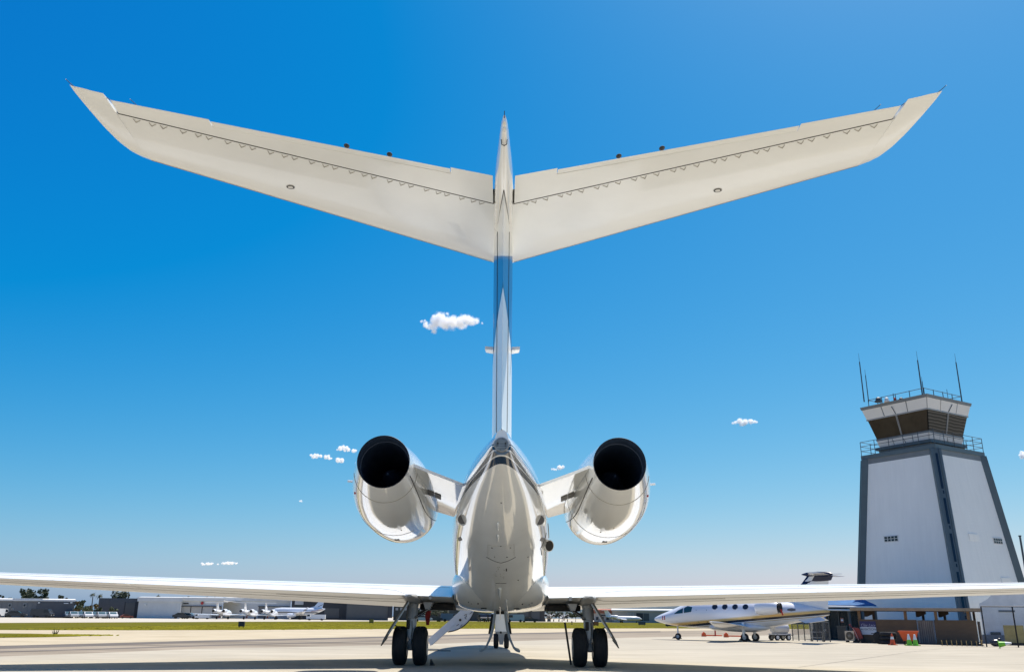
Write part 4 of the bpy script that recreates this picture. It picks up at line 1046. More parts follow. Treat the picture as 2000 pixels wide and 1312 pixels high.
bp_ = ground(1777, 1258.2)
bn = thing('wheeled_bin', bp_, 'bright orange tapered tilt bin behind two lime green cones', 'bin', rz=ang)
mb = MB(); mb.loft([[(-.26, -.22, .18), (.28, -.22, .18), (.28, .22, .18), (-.26, .22, .18)], [(-.42, -.30, .60), (.42, -.30, .60), (.42, .30, .60), (-.42, .30, .60)]]); mb.build('tub', m_org, bn)
mb = MB(); mb.bx((-.46, -.34, .60), (.46, .34, .66)); mb.build('rim', m_org, bn)
mb = MB(); mb.bx((-.05, -.275, .26), (.07, -.255, .46)); mb.build('handle_slot', m_seam, bn)
for x in (-.22, .22):
    for y in (-.18, .18):
        mb = MB(); mb.lathe((x - .02, y, .08), (1, 0, 0), [(0, .08), (.04, .08)], 12); mb.beam((x, y, .08), (x, y, .2), .03); mb.build('caster', m_seam, bn)

tp = ground(1735, 1257.2)
tr = thing('tyre_stack', tp, 'dark stack of old tyres against the shelter behind the orange cone', 'tyres', rz=ang)
for k in range(3):
    mb = MB(); mb.lathe((.02 * k, 0, .20 * k), (0, 0, 1), [(0, .22), (.0, .34), (.05, .40), (.13, .40), (.19, .34), (.19, .22)], 20); mb.build('tyre', m_tyre, tr, 45)
mb = MB(); mb.lathe((-.42, .05, .30), (.1, 1, 0), [(-.08, .18), (-.08, .24), (-.05, .30), (.05, .30), (.08, .24), (.08, .18)], 20); mb.build('tyre', m_tyre, tr, 45)

rk = ground(1880, 1261)
rack = thing('bicycle_rack', rk, 'low yellow row of bent bars in front of the right shelter panel', 'rack', rz=ang)
m_yel = M('faded_yellow_paint', (.52, .35, .12), rough=.6, ns=6, na=.2)
for k in range(9):
    x = -.88 + k * .215; hgt = .26
    mb = MB()
    if k == 8: mb.tube([(x, 0, 0), (x, 0, hgt), (x + .06, 0, hgt + .03)], .015, 6); mb.tube([(x, 0, hgt), (x - .05, 0, hgt + .06)], .013, 6)
    else: mb.tube([(x, 0, 0), (x - .005, 0, hgt * .8), (x - .015, 0, hgt)], .014, 6)
    mb.build('bar', m_yel, rack)
mb = MB(); mb.tube([(-.95, .05, .03), (.95, .05, .03)], .014, 6); mb.build('foot_rail', m_plyd, rack)

# air conditioner fan unit, red cart, grey cabinet
p = ground(1661, 1253.5)
ac = thing('fan_unit', p, 'cream boxed fan unit with round black grille beside the red cart', 'fan', rz=ang - .25)
m_cream = M('cream_enamel', (.52, .48, .40), rough=.5, ns=5, na=.12)
mb = MB(); mb.bx((-.25, -.02, .09), (.25, .28, .58)); mb.build('casing', m_cream, ac)
mb = MB(); mb.lathe((0, -.02, .335), (0, -1, 0), [(0, .205), (.02, .205), (.024, .19)], 24); g_ = mb.build('grille', m_seam, ac)
mb = MB()
for k in range(8): a = pi * k / 8; mb.beam((-.19 * cos(a), -.05, .335 - .19 * sin(a)), (.19 * cos(a), -.05, .335 + .19 * sin(a)), .008)
mb.build('grille_wire', m_metal, g_)
mb = MB(); mb.ball((0, -.05, .335), .05, 10, 6); mb.build('hub', m_metal, g_)
for x in (-.2, .2):
    mb = MB(); mb.bx((x - .05, 0, 0), (x + .05, .26, .09)); mb.build('foot', m_seam, ac)
p = ground(1676, 1254.5)
rc = thing('red_cart', p, 'dark red hose cart leaning beside the brown shelter corner', 'cart', rz=ang)
m_crt = M('cart_red', (.24, .018, .014), rough=.45, ns=6, na=.25)
mb = MB(); mb.prism([(-.20, -.1, .78), (.14, -.1, .74), (.30, -.1, .16), (-.02, -.1, .12)], (0, .45, 0)); mb.build('body', m_crt, rc)
mb = MB(); mb.tube([(-.18, -.13, .74), (-.10, -.15, .62), (.02, -.15, .30), (.06, -.14, .14)], .022, 6); mb.build('frame', M('pale_pink_rail', (.5, .28, .25), rough=.5), rc)
mb = MB(); mb.tube([(-.20, -.1, .78), (-.34, -.12, .92), (-.30, .1, .94)], .018, 6); mb.build('handle', m_crt, rc)
for x in (.02, .26):
    mb = MB(); mb.lathe((x, -.14, .12), (0, 1, 0), [(0, .12), (.06, .12)], 16); mb.build('wheel', m_tyre, rc)
p = ground(1645, 1251)
cb_ = thing('steel_cabinet', p, 'dark grey steel cabinet standing behind the boxed fan', 'cabinet', rz=ang)
m_cab = M('cabinet_grey', (.035, .042, .045), rough=.5, ns=4, na=.15)
mb = MB(); mb.bx((-.24, .1, .05), (.26, .6, .80)); mb.build('body', m_cab, cb_)
mb = MB(); mb.bx((-.22, .085, .08), (.015, .099, .77)); mb.build('door', m_cab, cb_)
mb = MB(); mb.bx((.022, .085, .08), (.24, .099, .77)); mb.build('door', m_cab, cb_)
mb = MB(); mb.bx((-.26, .08, .803), (.28, .62, .83)); mb.build('lid', m_cab, cb_)

# ------------------------------------------------------------------ fences
def mesh_mat(name, col, cover):
    m = bpy.data.materials.new(name); m.use_nodes = True; n = m.node_tree.nodes; l = m.node_tree.links; b = n['Principled BSDF']
    b.inputs['Base Color'].default_value = (*col, 1); b.inputs['Roughness'].default_value = .8; b.inputs['Alpha'].default_value = cover; return m
m_screen = mesh_mat('dark_windscreen_cloth', (.035, .042, .042), .80)
m_chain = mesh_mat('chain_link', (.12, .125, .125), .22)
m_fpost = M('fence_post_steel', (.10, .105, .105), rough=.5, metal=.3)
def fence(name, label, pts, h, nposts, mat, parts_mat, r=.03, rails=(1.0,), group=None, lean=0):
    """pts: ground points in order"""
    t = thing(name, pts[0], label, 'fence', group); o = pts[0]
    for a, b in zip(pts[:-1], pts[1:]):
        for i in range(nposts + 1):
            p = a.lerp(b, i / nposts) - o; mb = MB(); mb.cyl(p, p + V((0, 0, h)), r, n=8); mb.build('fence_post', parts_mat, t)
        for f in rails:
            mb = MB(); mb.cyl(a - o + V((0, 0, h * f)), b - o + V((0, 0, h * f)), r * .7, n=8); mb.build('rail', parts_mat, t)
        d = (b - a).normalized(); nn = V((-d.y, d.x, 0)) * .035
        mb = MB(); mb.prism([a - o + nn + V((0, 0, .05)), b - o + nn + V((0, 0, .05)), b - o + nn + V((0, 0, h * .98)), a - o + nn + V((0, 0, h * .98))], nn * .1); mb.build('fence_mesh', mat, t)
    return t
f1a = ground(1549, 1250); f1b = ground(1622, 1253)
fence('low_fence', 'low chain link fence with thin posts behind the tank trailer', [f1a, f1b], 1.02, 6, m_chain, m_fpost)
f2a = ground(1604, 1250); f2a = f2a * 1.06; f2a.z = 0; f2b = ground(1682, 1252) * 1.06; f2b.z = 0
fence('screen_fence', 'tall fence covered in dark torn windscreen cloth left of the brown shelter', [f2a, f2b], 1.72, 4, m_screen, m_fpost, .035)
f3a = ground(1927.5, 1262.5); f3b = ground(1989.5, 1263.5); f3c = f3b + (f3b - f3a) * 1.2
fence('chain_link_fence', 'chain link fence with black posts right of the brown shelter', [f3a, f3b, f3c], 1.83, 1, mesh_mat('chain_link_clear', (.2, .2, .2), .06), M('black_post', (.015, .015, .017), rough=.5), .032)

# white pipes and the blue roof behind the screen
m_blue = M('blue_roof_sheet', (.012, .10, .26), rough=.85, ns=2, na=.25)
q0 = at(1600, 1185, 56); q1 = at(1690, 1185, 56)
bh = thing('blue_canopy', V((q0.x, 56, 0)), 'blue sheet canopy with white gutters behind the screened fence', 'canopy')
wx = q1.x - q0.x + .6
mb = MB(); mb.prism([(0, -.2, 1.98), (wx, -.2, 1.98), (wx, 2.4, 2.52), (0, 2.4, 2.52)], (0, 0, .05)); mb.build('roof', m_blue, bh)
for z in (1.93, 1.74):
    mb = MB(); mb.cyl((-.15, -.3, z), (wx, -.3, z - .02), .055, n=10); mb.build('white_pipe', m_wht, bh)
for x in (.1, wx * .5, wx - .1):
    mb = MB(); mb.bx((x, -.15, 0), (x + .1, -.05, 1.98)); mb.build('post', m_fpost, bh)
mb = MB(); mb.bx((.1, 2.2, 0), (wx, 2.35, 2.48)); mb.build('back_wall', M('corrugated_dark', (.06, .07, .07), rough=.6, ns=6, na=.25, stretch=(8, 8, .5)), bh)

# blue parking placard on a post
p = ground(1612, 1251)
bs = thing('blue_sign', p, 'small blue placard on a thin steel post at the fence', 'sign')
mb = MB(); mb.cyl((0, 0, 0), (0, 0, 1.85), .022, n=8); mb.build('post', m_fpost, bs)
mb = MB(); mb.bx((-.13, -.045, 1.10), (.13, -.025, 1.62)); pb_ = mb.build('plate', M('placard_blue', (.015, .13, .45), rough=.4), bs)
mb = MB(); mb.bx((-.05, -.052, 1.42), (.05, -.046, 1.50)); mb.bx((-.07, -.052, 1.30), (.07, -.046, 1.34)); mb.bx((-.07, -.052, 1.20), (.07, -.046, 1.24)); mb.build('print', m_scr, bs)
p = ground(1648, 1252) * 1.055
ns_ = thing('notice', V((p.x, p.y, 0)), 'small orange and white notice hung on the screened fence', 'notice')
mb = MB(); mb.bx((-.08, -.06, 1.02), (.09, -.045, 1.28)); mb.build('board', M('notice_orange', (.42, .17, .10), rough=.5), ns_)
mb = MB(); mb.bx((-.06, -.066, 1.10), (.07, -.061, 1.2)); mb.build('print', m_wht, ns_)

# steel trolley by the fence
p = ground(1599, 1252)
tl = thing('steel_trolley', p, 'empty tubular steel trolley standing by the low fence', 'trolley', rz=-.1)
mb = MB()
for x in (-.32, .32):
    for y in (0, .4): mb.cyl((x, y, .07), (x, y, .52), .015, n=6)
for z in (.2, .5):
    mb.tube([(-.32, 0, z), (.32, 0, z), (.32, .4, z), (-.32, .4, z), (-.32, 0, z)], .014, 6)
mb.tube([(.32, 0, .5), (.46, 0, .62), (.46, .4, .62), (.32, .4, .5)], .014, 6)
mb.build('frame', m_metal, tl)
for x in (-.32, .32):
    for y in (0, .4):
        mb = MB(); mb.lathe((x - .015, y, .05), (1, 0, 0), [(0, .05), (.03, .05)], 10); mb.build('caster', m_seam, tl)
p = ground(1592, 1250.5)
bx_ = thing('meter_box', V((p.x, p.y + .4, 0)), 'pale meter box on a short stand at the low fence', 'box')
mb = MB(); mb.bx((-.09, 0, .62), (.09, .15, .98)); mb.build('box', m_cream, bx_)
mb = MB(); mb.bx((-.05, .04, 0), (.05, .1, .62)); mb.build('stand', m_cream, bx_)

# white tank trailer
p0 = ground(1519, 1250); p1 = ground(1541, 1250)
tk = thing('tank_trailer', (p0 + p1) / 2, 'small white cylindrical tank trailer on four wheels behind the propellerless small jet', 'trailer', rz=math.atan2(p1.y - p0.y, p1.x - p0.x))
tk['label'] = 'small white cylindrical tank trailer on four wheels behind the small jet'
m_tank = M('tank_white', (.60, .60, .60), rough=.35, ns=3, na=.08)
mb = MB(); mb.lathe((-.55, .25, .66), (1, 0, 0), [(0, .12), (.02, .24), (.10, .30), (1.0, .30), (1.07, .24), (1.1, .12)], 20); mb.build('tank', m_tank, tk, 40)
mb = MB(); mb.bx((-.60, -.02, .30), (.58, .52, .38)); mb.build('chassis', m_tank, tk)
mb = MB(); mb.bx((-.50, .05, .24), (.5, .45, .30)); mb.build('axle_frame', m_seam, tk)
hw_ = (p1 - p0).length / 2
for x in (-hw_, hw_):
    for y in (-.03, .47):
        mb = MB(); mb.lathe((x, y, .17), (0, 1, 0), [(0, .10), (0, .16), (.03, .175), (.09, .175), (.12, .16), (.12, .10)], 18); w_ = mb.build('wheel', m_tyre, tk, 45)
        mb = MB(); mb.lathe((x, y - .004, .17), (0, 1, 0), [(0, .105), (.01, .07), (.0, .03), (.124, .03), (.114, .07), (.124, .105)], 16); mb.build('rim', m_wht, w_)
mb = MB(); mb.lathe((-.2, .25, .95), (0, 0, 1), [(0, .07), (.05, .07)], 12); mb.build('filler_cap', m_metal, tk)
mb = MB(); mb.tube([(.58, .25, .34), (.85, .25, .28), (.98, .25, .30)], .025, 6); mb.build('tow_bar', m_fpost, tk)

# white service shed right of the shelter, drum, yellow cabinet
p = ground(1938, 1258); q = V((p.x * 1.05, p.y * 1.05, 0))
shd = thing('service_shed', q, 'white service shed with rounded roof corner behind the black posts', 'shed', rz=ang)
m_shed = M('shed_white', (.72, .71, .68), rough=.5, ns=1.5, na=.12)
mb = MB(); mb.prism([(-.35, 0, .45), (4.2, 0, .45), (4.2, 0, 2.9), (1.0, 0, 2.9), (.5, 0, 2.72), (.1, 0, 2.35), (-.35, 0, 2.1)], (0, 2.5, 0)); mb.build('body', m_shed, shd)
mb = MB(); mb.bx((-.45, -.12, 0), (4.2, 2.5, .447)); mb.build('plinth', M('plinth_grey', (.20, .21, .22), rough=.7, ns=2, na=.15), shd)
mb = MB(); mb.bx((.55, -.03, 1.66), (1.35, -.003, 1.76)); mb.build('vent', m_twgrey, shd)
mb = MB(); mb.bx((.0, -.10, .45), (.5, -.01, .60)); mb.build('tray', m_rail, shd)
p = ground(1983, 1260)
yc = thing('yellow_cabinet', V((p.x * 1.015, p.y * 1.015, 0)), 'faded yellow metal cabinet behind the last black fence post', 'cabinet', rz=ang)
m_yc = M('cabinet_yellow', (.36, .29, .10), rough=.55, ns=3, na=.2)
mb = MB(); mb.bx((-.42, 0, .12), (.5, .6, .98)); mb.build('body', m_yc, yc)
mb = MB(); mb.bx((-.05, -.02, .15), (.48, -.002, .95)); mb.build('door', m_yc, yc)
mb = MB(); mb.bx((-.4, .05, 0), (.48, .55, .12)); mb.build('base', m_seam, yc)
p = ground(1951, 1262)
bk = thing('black_sack', V((p.x * 1.005, p.y * 1.005, 0)), 'black rubbish sack on the ground behind the fallen lime cone', 'sack')
mb = MB(); mb.ball((0, .12, .16), (.34, .2, .18), 12, 8); mb.ball((.1, .05, .30), (.12, .1, .10), 8, 6); mb.build('sack', M('black_plastic', (.012, .012, .014), rough=.3, bump=.6, bs=9), bk, 60)

# tall pole at the right edge
pt = at(1992, 1047, 44.0); pl_ = thing('lamp_pole', V((pt.x, 44.0, 0)), 'tall dark steel pole at the right edge beside the tower', 'pole')
mb = MB(); mb.cyl((0, 0, 0), (0, 0, pt.z), .055, .045, 10); mb.build('shaft', m_rail, pl_)
mb = MB(); mb.cyl((0, 0, pt.z), (0, 0, pt.z + .05), .07, .07, 10); mb.build('cap', m_rail, pl_)
mb = MB(); mb.bx((-.14, -.14, 0), (.14, .14, .04)); mb.build('foot_plate', m_rail, pl_)
# ================================================================== SMALL JET on the right
SM = V((13.15, 50.6, 0)); SH = math.atan2(.57, -.82)          # heading, nose to the left and away
sj = thing('light_jet', SM, 'small white light jet with gold and black stripes parked by the control tower', 'airplane', rz=SH)
m_lj = M('light_jet_paint', (.74, .74, .75), rough=.2, coat=.4, ns=1.5, na=.04)
n_ = m_lj.node_tree.nodes; l_ = m_lj.node_tree.links; b_ = n_['Principled BSDF']
tc = n_.new('ShaderNodeTexCoord'); sp = n_.new('ShaderNodeSeparateXYZ'); l_.new(tc.outputs['Object'], sp.inputs[0])
ma = n_.new('ShaderNodeMath'); ma.operation = 'MULTIPLY_ADD'; ma.inputs[1].default_value = .092; l_.new(sp.outputs['X'], ma.inputs[0]); l_.new(sp.outputs['Z'], ma.inputs[2])
mr = n_.new('ShaderNodeMapRange'); mr.inputs['From Min'].default_value = 0.8; mr.inputs['From Max'].default_value = 1.6; l_.new(ma.outputs[0], mr.inputs['Value'])
cr = n_.new('ShaderNodeValToRGB'); cr.color_ramp.interpolation = 'CONSTANT'; e = cr.color_ramp.elements
LW = (.74, .74, .75, 1); e[0].position = 0; e[0].color = LW; e[1].position = .999; e[1].color = LW
for z, c in ((.90, (.45, .33, .16, 1)), (.93, LW), (.975, (.03, .028, .03, 1)), (1.09, (.72, .46, .15, 1)), (1.20, (.70, .58, .40, 1)), (1.25, LW)):
    q = e.new((z - .8) / .8); q.color = c
l_.new(mr.outputs[0], cr.inputs[0]); l_.new(cr.outputs[0], b_.inputs['Base Color'])
m_lw = M('light_jet_white', (.74, .74, .74), rough=.25, coat=.3)
m_ljb = M('light_jet_navy', (.008, .015, .05), rough=.25)
m_cock = M('cockpit_glass', (.02, .075, .10), rough=.3, spec=.3)
def L(mb, name, mat, parent=None, smooth=40): return mb.build(name, mat, parent or sj, smooth)
# local x = forward, y = left
LF = smooth_table([(-4.75, .10, 1.62, 1.40), (-4.3, .22, 1.75, 1.24), (-3, .50, 1.98, .98), (-1.5, .72, 2.14, .72), (0, .78, 2.17, .60), (2.2, .78, 2.17, .62), (2.9, .74, 2.10, .66), (3.4, .66, 1.86, .70), (4.1, .50, 1.58, .78), (4.8, .28, 1.32, .92), (5.1, .10, 1.17, 1.03), (5.15, .02, 1.11, 1.08)], 4)
mb = MB(); mb.loft([[(r[0], r[1] * sin(2 * pi * j / 32), (r[2] + r[3]) / 2 + (r[2] - r[3]) / 2 * cos(2 * pi * j / 32)) for j in range(32)] for r in LF]); lf = L(mb, 'fuselage', m_lj)
def lskin(x, z, side=1, off=0.):
    w_, t_, b2 = lerp_table(LF, x); zc = (t_ + b2) / 2; c_ = max(-1, min(1, (z - zc) / ((t_ - b2) / 2))); return V((x, side * (w_ * sqrt(1 - c_ * c_) + off), z))
for x in (1.18, .605, .03, -.545):
    for sd2 in (1, -1):
        c0 = lskin(x, 1.77, sd2); mb = MB(); mb.lathe(c0, (0, sd2 * .85, .5), [(-.05, .165), (.012, .165), (.014, .15)], 18); w_ = L(mb, 'cabin_window', m_metal)
        mb = MB(); mb.lathe(c0 + V((0, sd2 * .0125, .007)), (0, sd2 * .85, .5), [(0, .148), (.004, .148)], 18); L(mb, 'pane', m_glass, w_)
def lpatch(pts, name, mat, side=1, parent=None, off=.006):
    mb = MB(); n = len(pts); cx = sum(p[0] for p in pts) / n; cz = sum(p[1] for p in pts) / n
    fine = [(p[0] + (q[0] - p[0]) * t, p[1] + (q[1] - p[1]) * t) for p, q in zip(pts, pts[1:] + pts[:1]) for t in (0, .33, .67)]; n = len(fine)
    vs_ = [lskin(cx + (x - cx) * f, cz + (z - cz) * f, side, o_) for f, o_ in ((1, -.02), (1, off), (.66, off), (.33, off)) for x, z in fine] + [lskin(cx, cz, side, off)]
    mb.add(vs_, [(r * n + i, r * n + (i + 1) % n, (r + 1) * n + (i + 1) % n, (r + 1) * n + i) for r in range(3) for i in range(n)] + [(3 * n + i, 3 * n + (i + 1) % n, 4 * n) for i in range(n)])
    return L(mb, name, mat, parent or lf, None)
for sd2 in (1, -1):
    lpatch([(2.55, 1.50), (3.00, 1.44), (3.0, 1.72), (2.80, 1.82), (2.50, 1.76)], 'cockpit_window', m_cock, sd2)
    lpatch([(3.07, 1.43), (3.66, 1.38), (3.42, 1.58), (3.07, 1.71)], 'cockpit_window', m_cock, sd2)
    # wing, shortish with rounded tip
    mb = MB(); R = []
    for y, xl, xt, z, t_ in ((.3, 1.5, -.75, .72, .13), (.9, 1.25, -.72, .76, .13), (2.5, .72, -.68, .86, .12), (3.9, .25, -.66, .95, .11), (4.1, .05, -.62, .965, .08)):
        R.append(foil((xl, sd2 * y, z + .04), (xt, sd2 * y, z), t_, 0, 1, 10))
    mb.loft(R); lw = L(mb, 'wing', m_lw)
    mb = MB(); mb.prism([(.55, sd2 * 2.7, .93), (.35, sd2 * 3.3, .97), (.15, sd2 * 3.3, 1.0), (.3, sd2 * 2.7, .98)], (0, 0, .015)); L(mb, 'landing_light', m_cock, lw)
    mb = MB(); mb.lathe((0.1, sd2 * 1.12, 1.72), (-1, 0, 0), [(-.9, .27), (-.95, .30), (-.80, .345), (-.5, .365), (-.2, .35), (.05, .31), (.22, .26)], 28, False, False); nc = L(mb, 'engine_nacelle', m_lj)
    nc.location = (-2.35, 0, .0)
    mb = MB(); mb.lathe((-2.25 + .8, sd2 * 1.12, 1.72), (-1, 0, 0), [(0, .28), (.04, .02)], 20, True, True); L(mb, 'intake_fan', m_seam, nc).location = (2.35, 0, 0)
    mb = MB(); mb.lathe((-2.25 - .30, sd2 * 1.12, 1.72), (-1, 0, 0), [(0, .258), (.06, .25), (.02, .22), (-.2, .05)], 20, False, True); L(mb, 'exhaust', m_seam, nc).location = (2.35, 0, 0)
    mb = MB(); mb.prism([(-1.6, sd2 * .55, 1.62), (-2.5, sd2 * .50, 1.64), (-2.45, sd2 * .85, 1.70), (-1.7, sd2 * .85, 1.70)], (0, 0, .10)); L(mb, 'engine_pylon', m_lw)
    # main gear
    mb = MB(); mb.beam((-.40, sd2 * .80, .95), (-.42, sd2 * .84, .25), .12, .16); g = L(mb, 'main_landing_gear', m_lw)
    mb = MB(); mb.lathe((-.45, sd2 * .84 - .07, .215), (0, 1, 0), [(0, .11), (-.0, .17), (.03, .21), (.11, .21), (.14, .17), (.14, .11)], 22); L(mb, 'tyre', m_tyre, g, 45)
    mb = MB(); mb.lathe((-.45, sd2 * .84 - .075, .215), (0, 1, 0), [(0, .11), (.02, .07), (.13, .07), (.15, .11)], 18); L(mb, 'rim', m_rim, g)
    # horizontal tail, dark under, high on the fin
    mb = MB(); mb.loft([foil((-3.85 - .62 * q, sd2 * 2.2 * q, 3.42), (-4.95 - .25 * q, sd2 * 2.2 * q, 3.40), .09, 0, 1, 8) for q in (.02, .5, 1)]); L(mb, 'tailplane', m_lw)
    mb = MB(); mb.prism([lskin(-4.3, 1.3, sd2), lskin(-3.2, 1.1, sd2), (-3.6, sd2 * .40, .98), (-4.6, sd2 * .30, 1.12)], (0, .02, 0)); L(mb, 'ventral_fin', m_lw)
mb = MB(); mb.loft([[(xl, 0, z), ((xl * 2 + xt) / 3, .085, z), (xt, .012, z), (xt, -.012, z), ((xl * 2 + xt) / 3, -.085, z)] for z, xl, xt in ((1.6, -2.2, -4.7), (2.2, -2.85, -4.75), (3.0, -3.5, -4.85), (3.36, -3.8, -4.9))]); fn = L(mb, 'fin', m_lw)
mb = MB(); mb.loft([[(xl, 0, z), ((xl * 2 + xt) / 3, .088, z), (xt, .015, z), (xt, -.015, z), ((xl * 2 + xt) / 3, -.088, z)] for z, xl, xt in ((2.88, -3.36, -3.60), (3.0, -3.48, -4.1), (3.12, -3.58, -5.0), (3.36, -3.78, -5.12))]); L(mb, 'fin_stripe', m_ljb, fn)
mb = MB(); mb.lathe((-3.75, 0, 3.43), (-1, -0.0, 0), [(-.25, .02), (0, .10), (.6, .14), (1.1, .12), (1.35, .04)], 16); blt = L(mb, 'tail_bullet', m_ljb)
mb = MB(); mb.tube([(-5.1, 0, 3.43), (-5.55, 0, 3.43)], .018, 6); L(mb, 'static_probe', m_wht, blt)
# nose gear, belly fairing, door seam, registration stripes
mb = MB(); mb.beam((3.74, 0, .95), (3.73, 0, .25), .06, .08); g = L(mb, 'nose_landing_gear', m_lw)
mb = MB(); mb.lathe((3.73, -.06, .18), (0, 1, 0), [(0, .09), (0, .15), (.03, .18), (.09, .18), (.12, .15), (.12, .09)], 20); L(mb, 'tyre', m_tyre, g, 45)
mb = MB(); mb.lathe((3.73, -.064, .18), (0, 1, 0), [(0, .09), (.01, .05), (.118, .05), (.128, .09)], 16); L(mb, 'rim', m_rim, g)
mb = MB(); mb.loft([superring_x for superring_x in [[(x, w_ * sin(2 * pi * j / 20), .72 + h_ * cos(2 * pi * j / 20)) for j in range(20)] for x, w_, h_ in ((1.9, .2, .08), (1.4, .7, .20), (.4, .95, .25), (-.6, .95, .25), (-1.3, .5, .16), (-1.6, .1, .06))]]); L(mb, 'belly_fairing', m_lw)
def lline(pts, r, name, mat, side=1):
    mb = MB(); mb.tube([lskin(x, z, side, .002) for x, z in pts], r, 5); L(mb, name, mat, lf)
lline([(2.25, 2.12), (2.25, 1.6), (2.20, .98), (2.12, .86), (1.72, .86), (1.66, .98), (1.64, 1.6), (1.64, 2.12)], .012, 'door_seam', m_cab)
for x in (4.42, 4.28): lpatch([(x, 1.06), (x + .06, 1.06), (x + .06, 1.28), (x, 1.28)], 'warning_stripe', m_red)
lpatch([(-3.15, 1.60), (-2.95, 1.56), (-2.75, 1.60), (-2.75, 1.68), (-2.95, 1.72), (-3.15, 1.68)], 'vent', m_vent)
mb = MB(); mb.prism([(-2.62, 1.30, 1.66), (-2.68, 1.30, 1.66), (-2.78, 1.30, 1.36), (-2.70, 1.30, 1.34)], (0, .02, 0)); L(mb, 'exhaust_streamer', m_red)
for k, (px, py) in enumerate(((1318, 1246), (1328, 1246.5), (1449, 1250), (1463, 1250.5), (1476, 1251))):
    p = ground(px, py); t = MB(); t.prism([(p.x - .14, p.y, 0), (p.x + .14, p.y, 0), (p.x, p.y, .13)], (.02, .3, 0))
    o = t.build('wheel_chock', m_seam); tag(o, ['black chock left of the light jet nose wheel', 'black chock right of the light jet nose wheel', 'black chock left of the light jet near main wheel', 'black chock between the light jet main wheels', 'black chock right of the light jet far main wheel'][k], 'wheel chock', 'chocks under the light jet')
# orange tow gear lying beyond
def low_tow(px, py, label, post):
    p = ground(px, py); t = thing('tow_bar', p, label, 'tow bar')
    mb = MB(); mb.tube([(-.55, 0, .10), (0, 0, .10), (.75, .1, .09)], .045, 6); mb.build('bar', m_org, t)
    mb = MB(); mb.prism([(-.62, -.05, .02), (-.32, -.05, .02), (-.36, -.05, .22), (-.48, -.05, .32), (-.6, -.05, .2)], (0, .2, 0)); mb.build('head', m_org, t)
    if post: mb = MB(); mb.beam((.28, 0, .05), (.30, 0, .78), .08); mb.build('handle', m_red, t)
low_tow(1389, 1243, 'orange tow bar with upright red handle beyond the light jet', True)
low_tow(1433, 1244.5, 'orange tow bar lying flat behind the light jet main wheels', False)

# ================================================================== FAR SIDE OF THE FIELD
m_hgrey = M('hangar_grey_metal', (.15, .15, .15), rough=.5, ns=.5, na=.06)
m_hgrey2 = M('hangar_slate_metal', (.075, .078, .085), rough=.5, ns=.5, na=.08)
m_hdark = M('hangar_dark_metal', (.022, .024, .030), rough=.5, ns=.5, na=.1)
m_hwhite = M('hangar_white_metal', (.60, .60, .57), rough=.5, ns=.4, na=.06)
m_hbeige = M('hangar_beige_metal', (.40, .36, .31), rough=.6, ns=.4, na=.08)
m_roofl = M('light_roof', (.62, .61, .58), rough=.6, ns=.5, na=.08)
m_hdoor = M('hangar_door_grey', (.42, .42, .41), rough=.5, ns=.5, na=.08)
m_hdoor2 = M('hangar_door_dark', (.085, .085, .082), rough=.5, ns=.5, na=.08)


def zat(px, py, D): return max(.2, at(px, py, D).z)


def hangar(name, label, x0, x1, ytop, D, wall, roof=None, depth=26., eave=.35, cat='hangar', skew=0.):
    X0, X1 = gx(x0, D), gx(x1, D); h = zat((x0 + x1) / 2, ytop, D)
    t = thing(name, V((X0, D, 0)), label, cat); t['w'] = X1 - X0; t['h'] = h
    W = X1 - X0; skew = (X1 if X1 < 0 else X0) * depth / D * 1.04
    mb = MB(); mb.prism([(0, 0, -.05), (W, 0, -.05), (W, 0, h), (0, 0, h)], (skew, depth, 0)); mb.build('wall', wall, t)
    if roof:
        mb = MB(); mb.prism([(-.3, -.3, h + .003), (W + .3, -.3, h + .003), (W + .3, -.3, h + eave), (0 - .3, -.3, h + eave)], (skew, depth + .6, .6)); mb.build('roof', roof, t)
    def px(p): return gx(p, D) - X0
    def pz(y, p): return zat(p, y, D)
    def pan(a, b, y0, y1, nm, mat, out=.12, parent=None):
        mb = MB(); mb.bx((px(a), -out, max(.02, pz(y1, a))), (px(b), -.004, pz(y0, a))); return mb.build(nm, mat, parent or t)
    t_ribs = MB()
    n = int(W / 1.2)
    for k in range(1, n): t_ribs.bx((W * k / n - .03, -.035, .1), (W * k / n + .03, .0, h - .05))
    o = t_ribs.build('cladding_rib', wall, t); o['kind'] = 'stuff'
    return t, pan

D1 = 212
ha, pan = hangar('low_hangar', 'long mid grey low hangar with two small windows at the far left', -30, 143, 1173, D1, m_hgrey, m_roofl)
for a, b, y0, y1 in ((14, 20, 1178, 1184.5), (43, 49, 1178, 1184.5), (22, 26, 1187, 1190)):
    f = pan(a, b, y0, y1, 'window', m_hdoor, .10); pan(a + .8, b - .8, y0 + .8, y1 - .8, 'pane', m_glass, .14, f)
pan(70, 142, 1174.5, 1206.5, 'annex_panel', m_hgrey2, .25)
for a in (75, 138): pan(a - 1.4, a + 1.4, 1175, 1177.5, 'flood_lamp', m_lamp, .6)
pan(123, 132, 1176.5, 1178.2, 'sign_board', m_roofl, .35)
pan(20, 79, 1167.5, 1172, 'roof_monitor', m_roofl, -3)
hb_, pan = hangar('slate_hangar', 'dark slate hangar with a large closed door left of the white hangar', 190, 270, 1167.5, D1 + 26, m_hgrey2, None)
pan(243, 262, 1176, 1206, 'hangar_door', m_hdoor2, .1); pan(241.5, 243, 1175, 1206, 'door_frame', m_hdark, .15); pan(262, 263.5, 1175, 1206, 'door_frame', m_hdark, .15); pan(264.5, 270, 1167.5, 1206, 'corner_pier', m_hdark, .4)
hc, pan = hangar('white_hangar', 'pale white hangar with blank side wall and long light roof', 268, 352, 1174, D1 + 20, m_hwhite, m_roofl, eave=1.0)
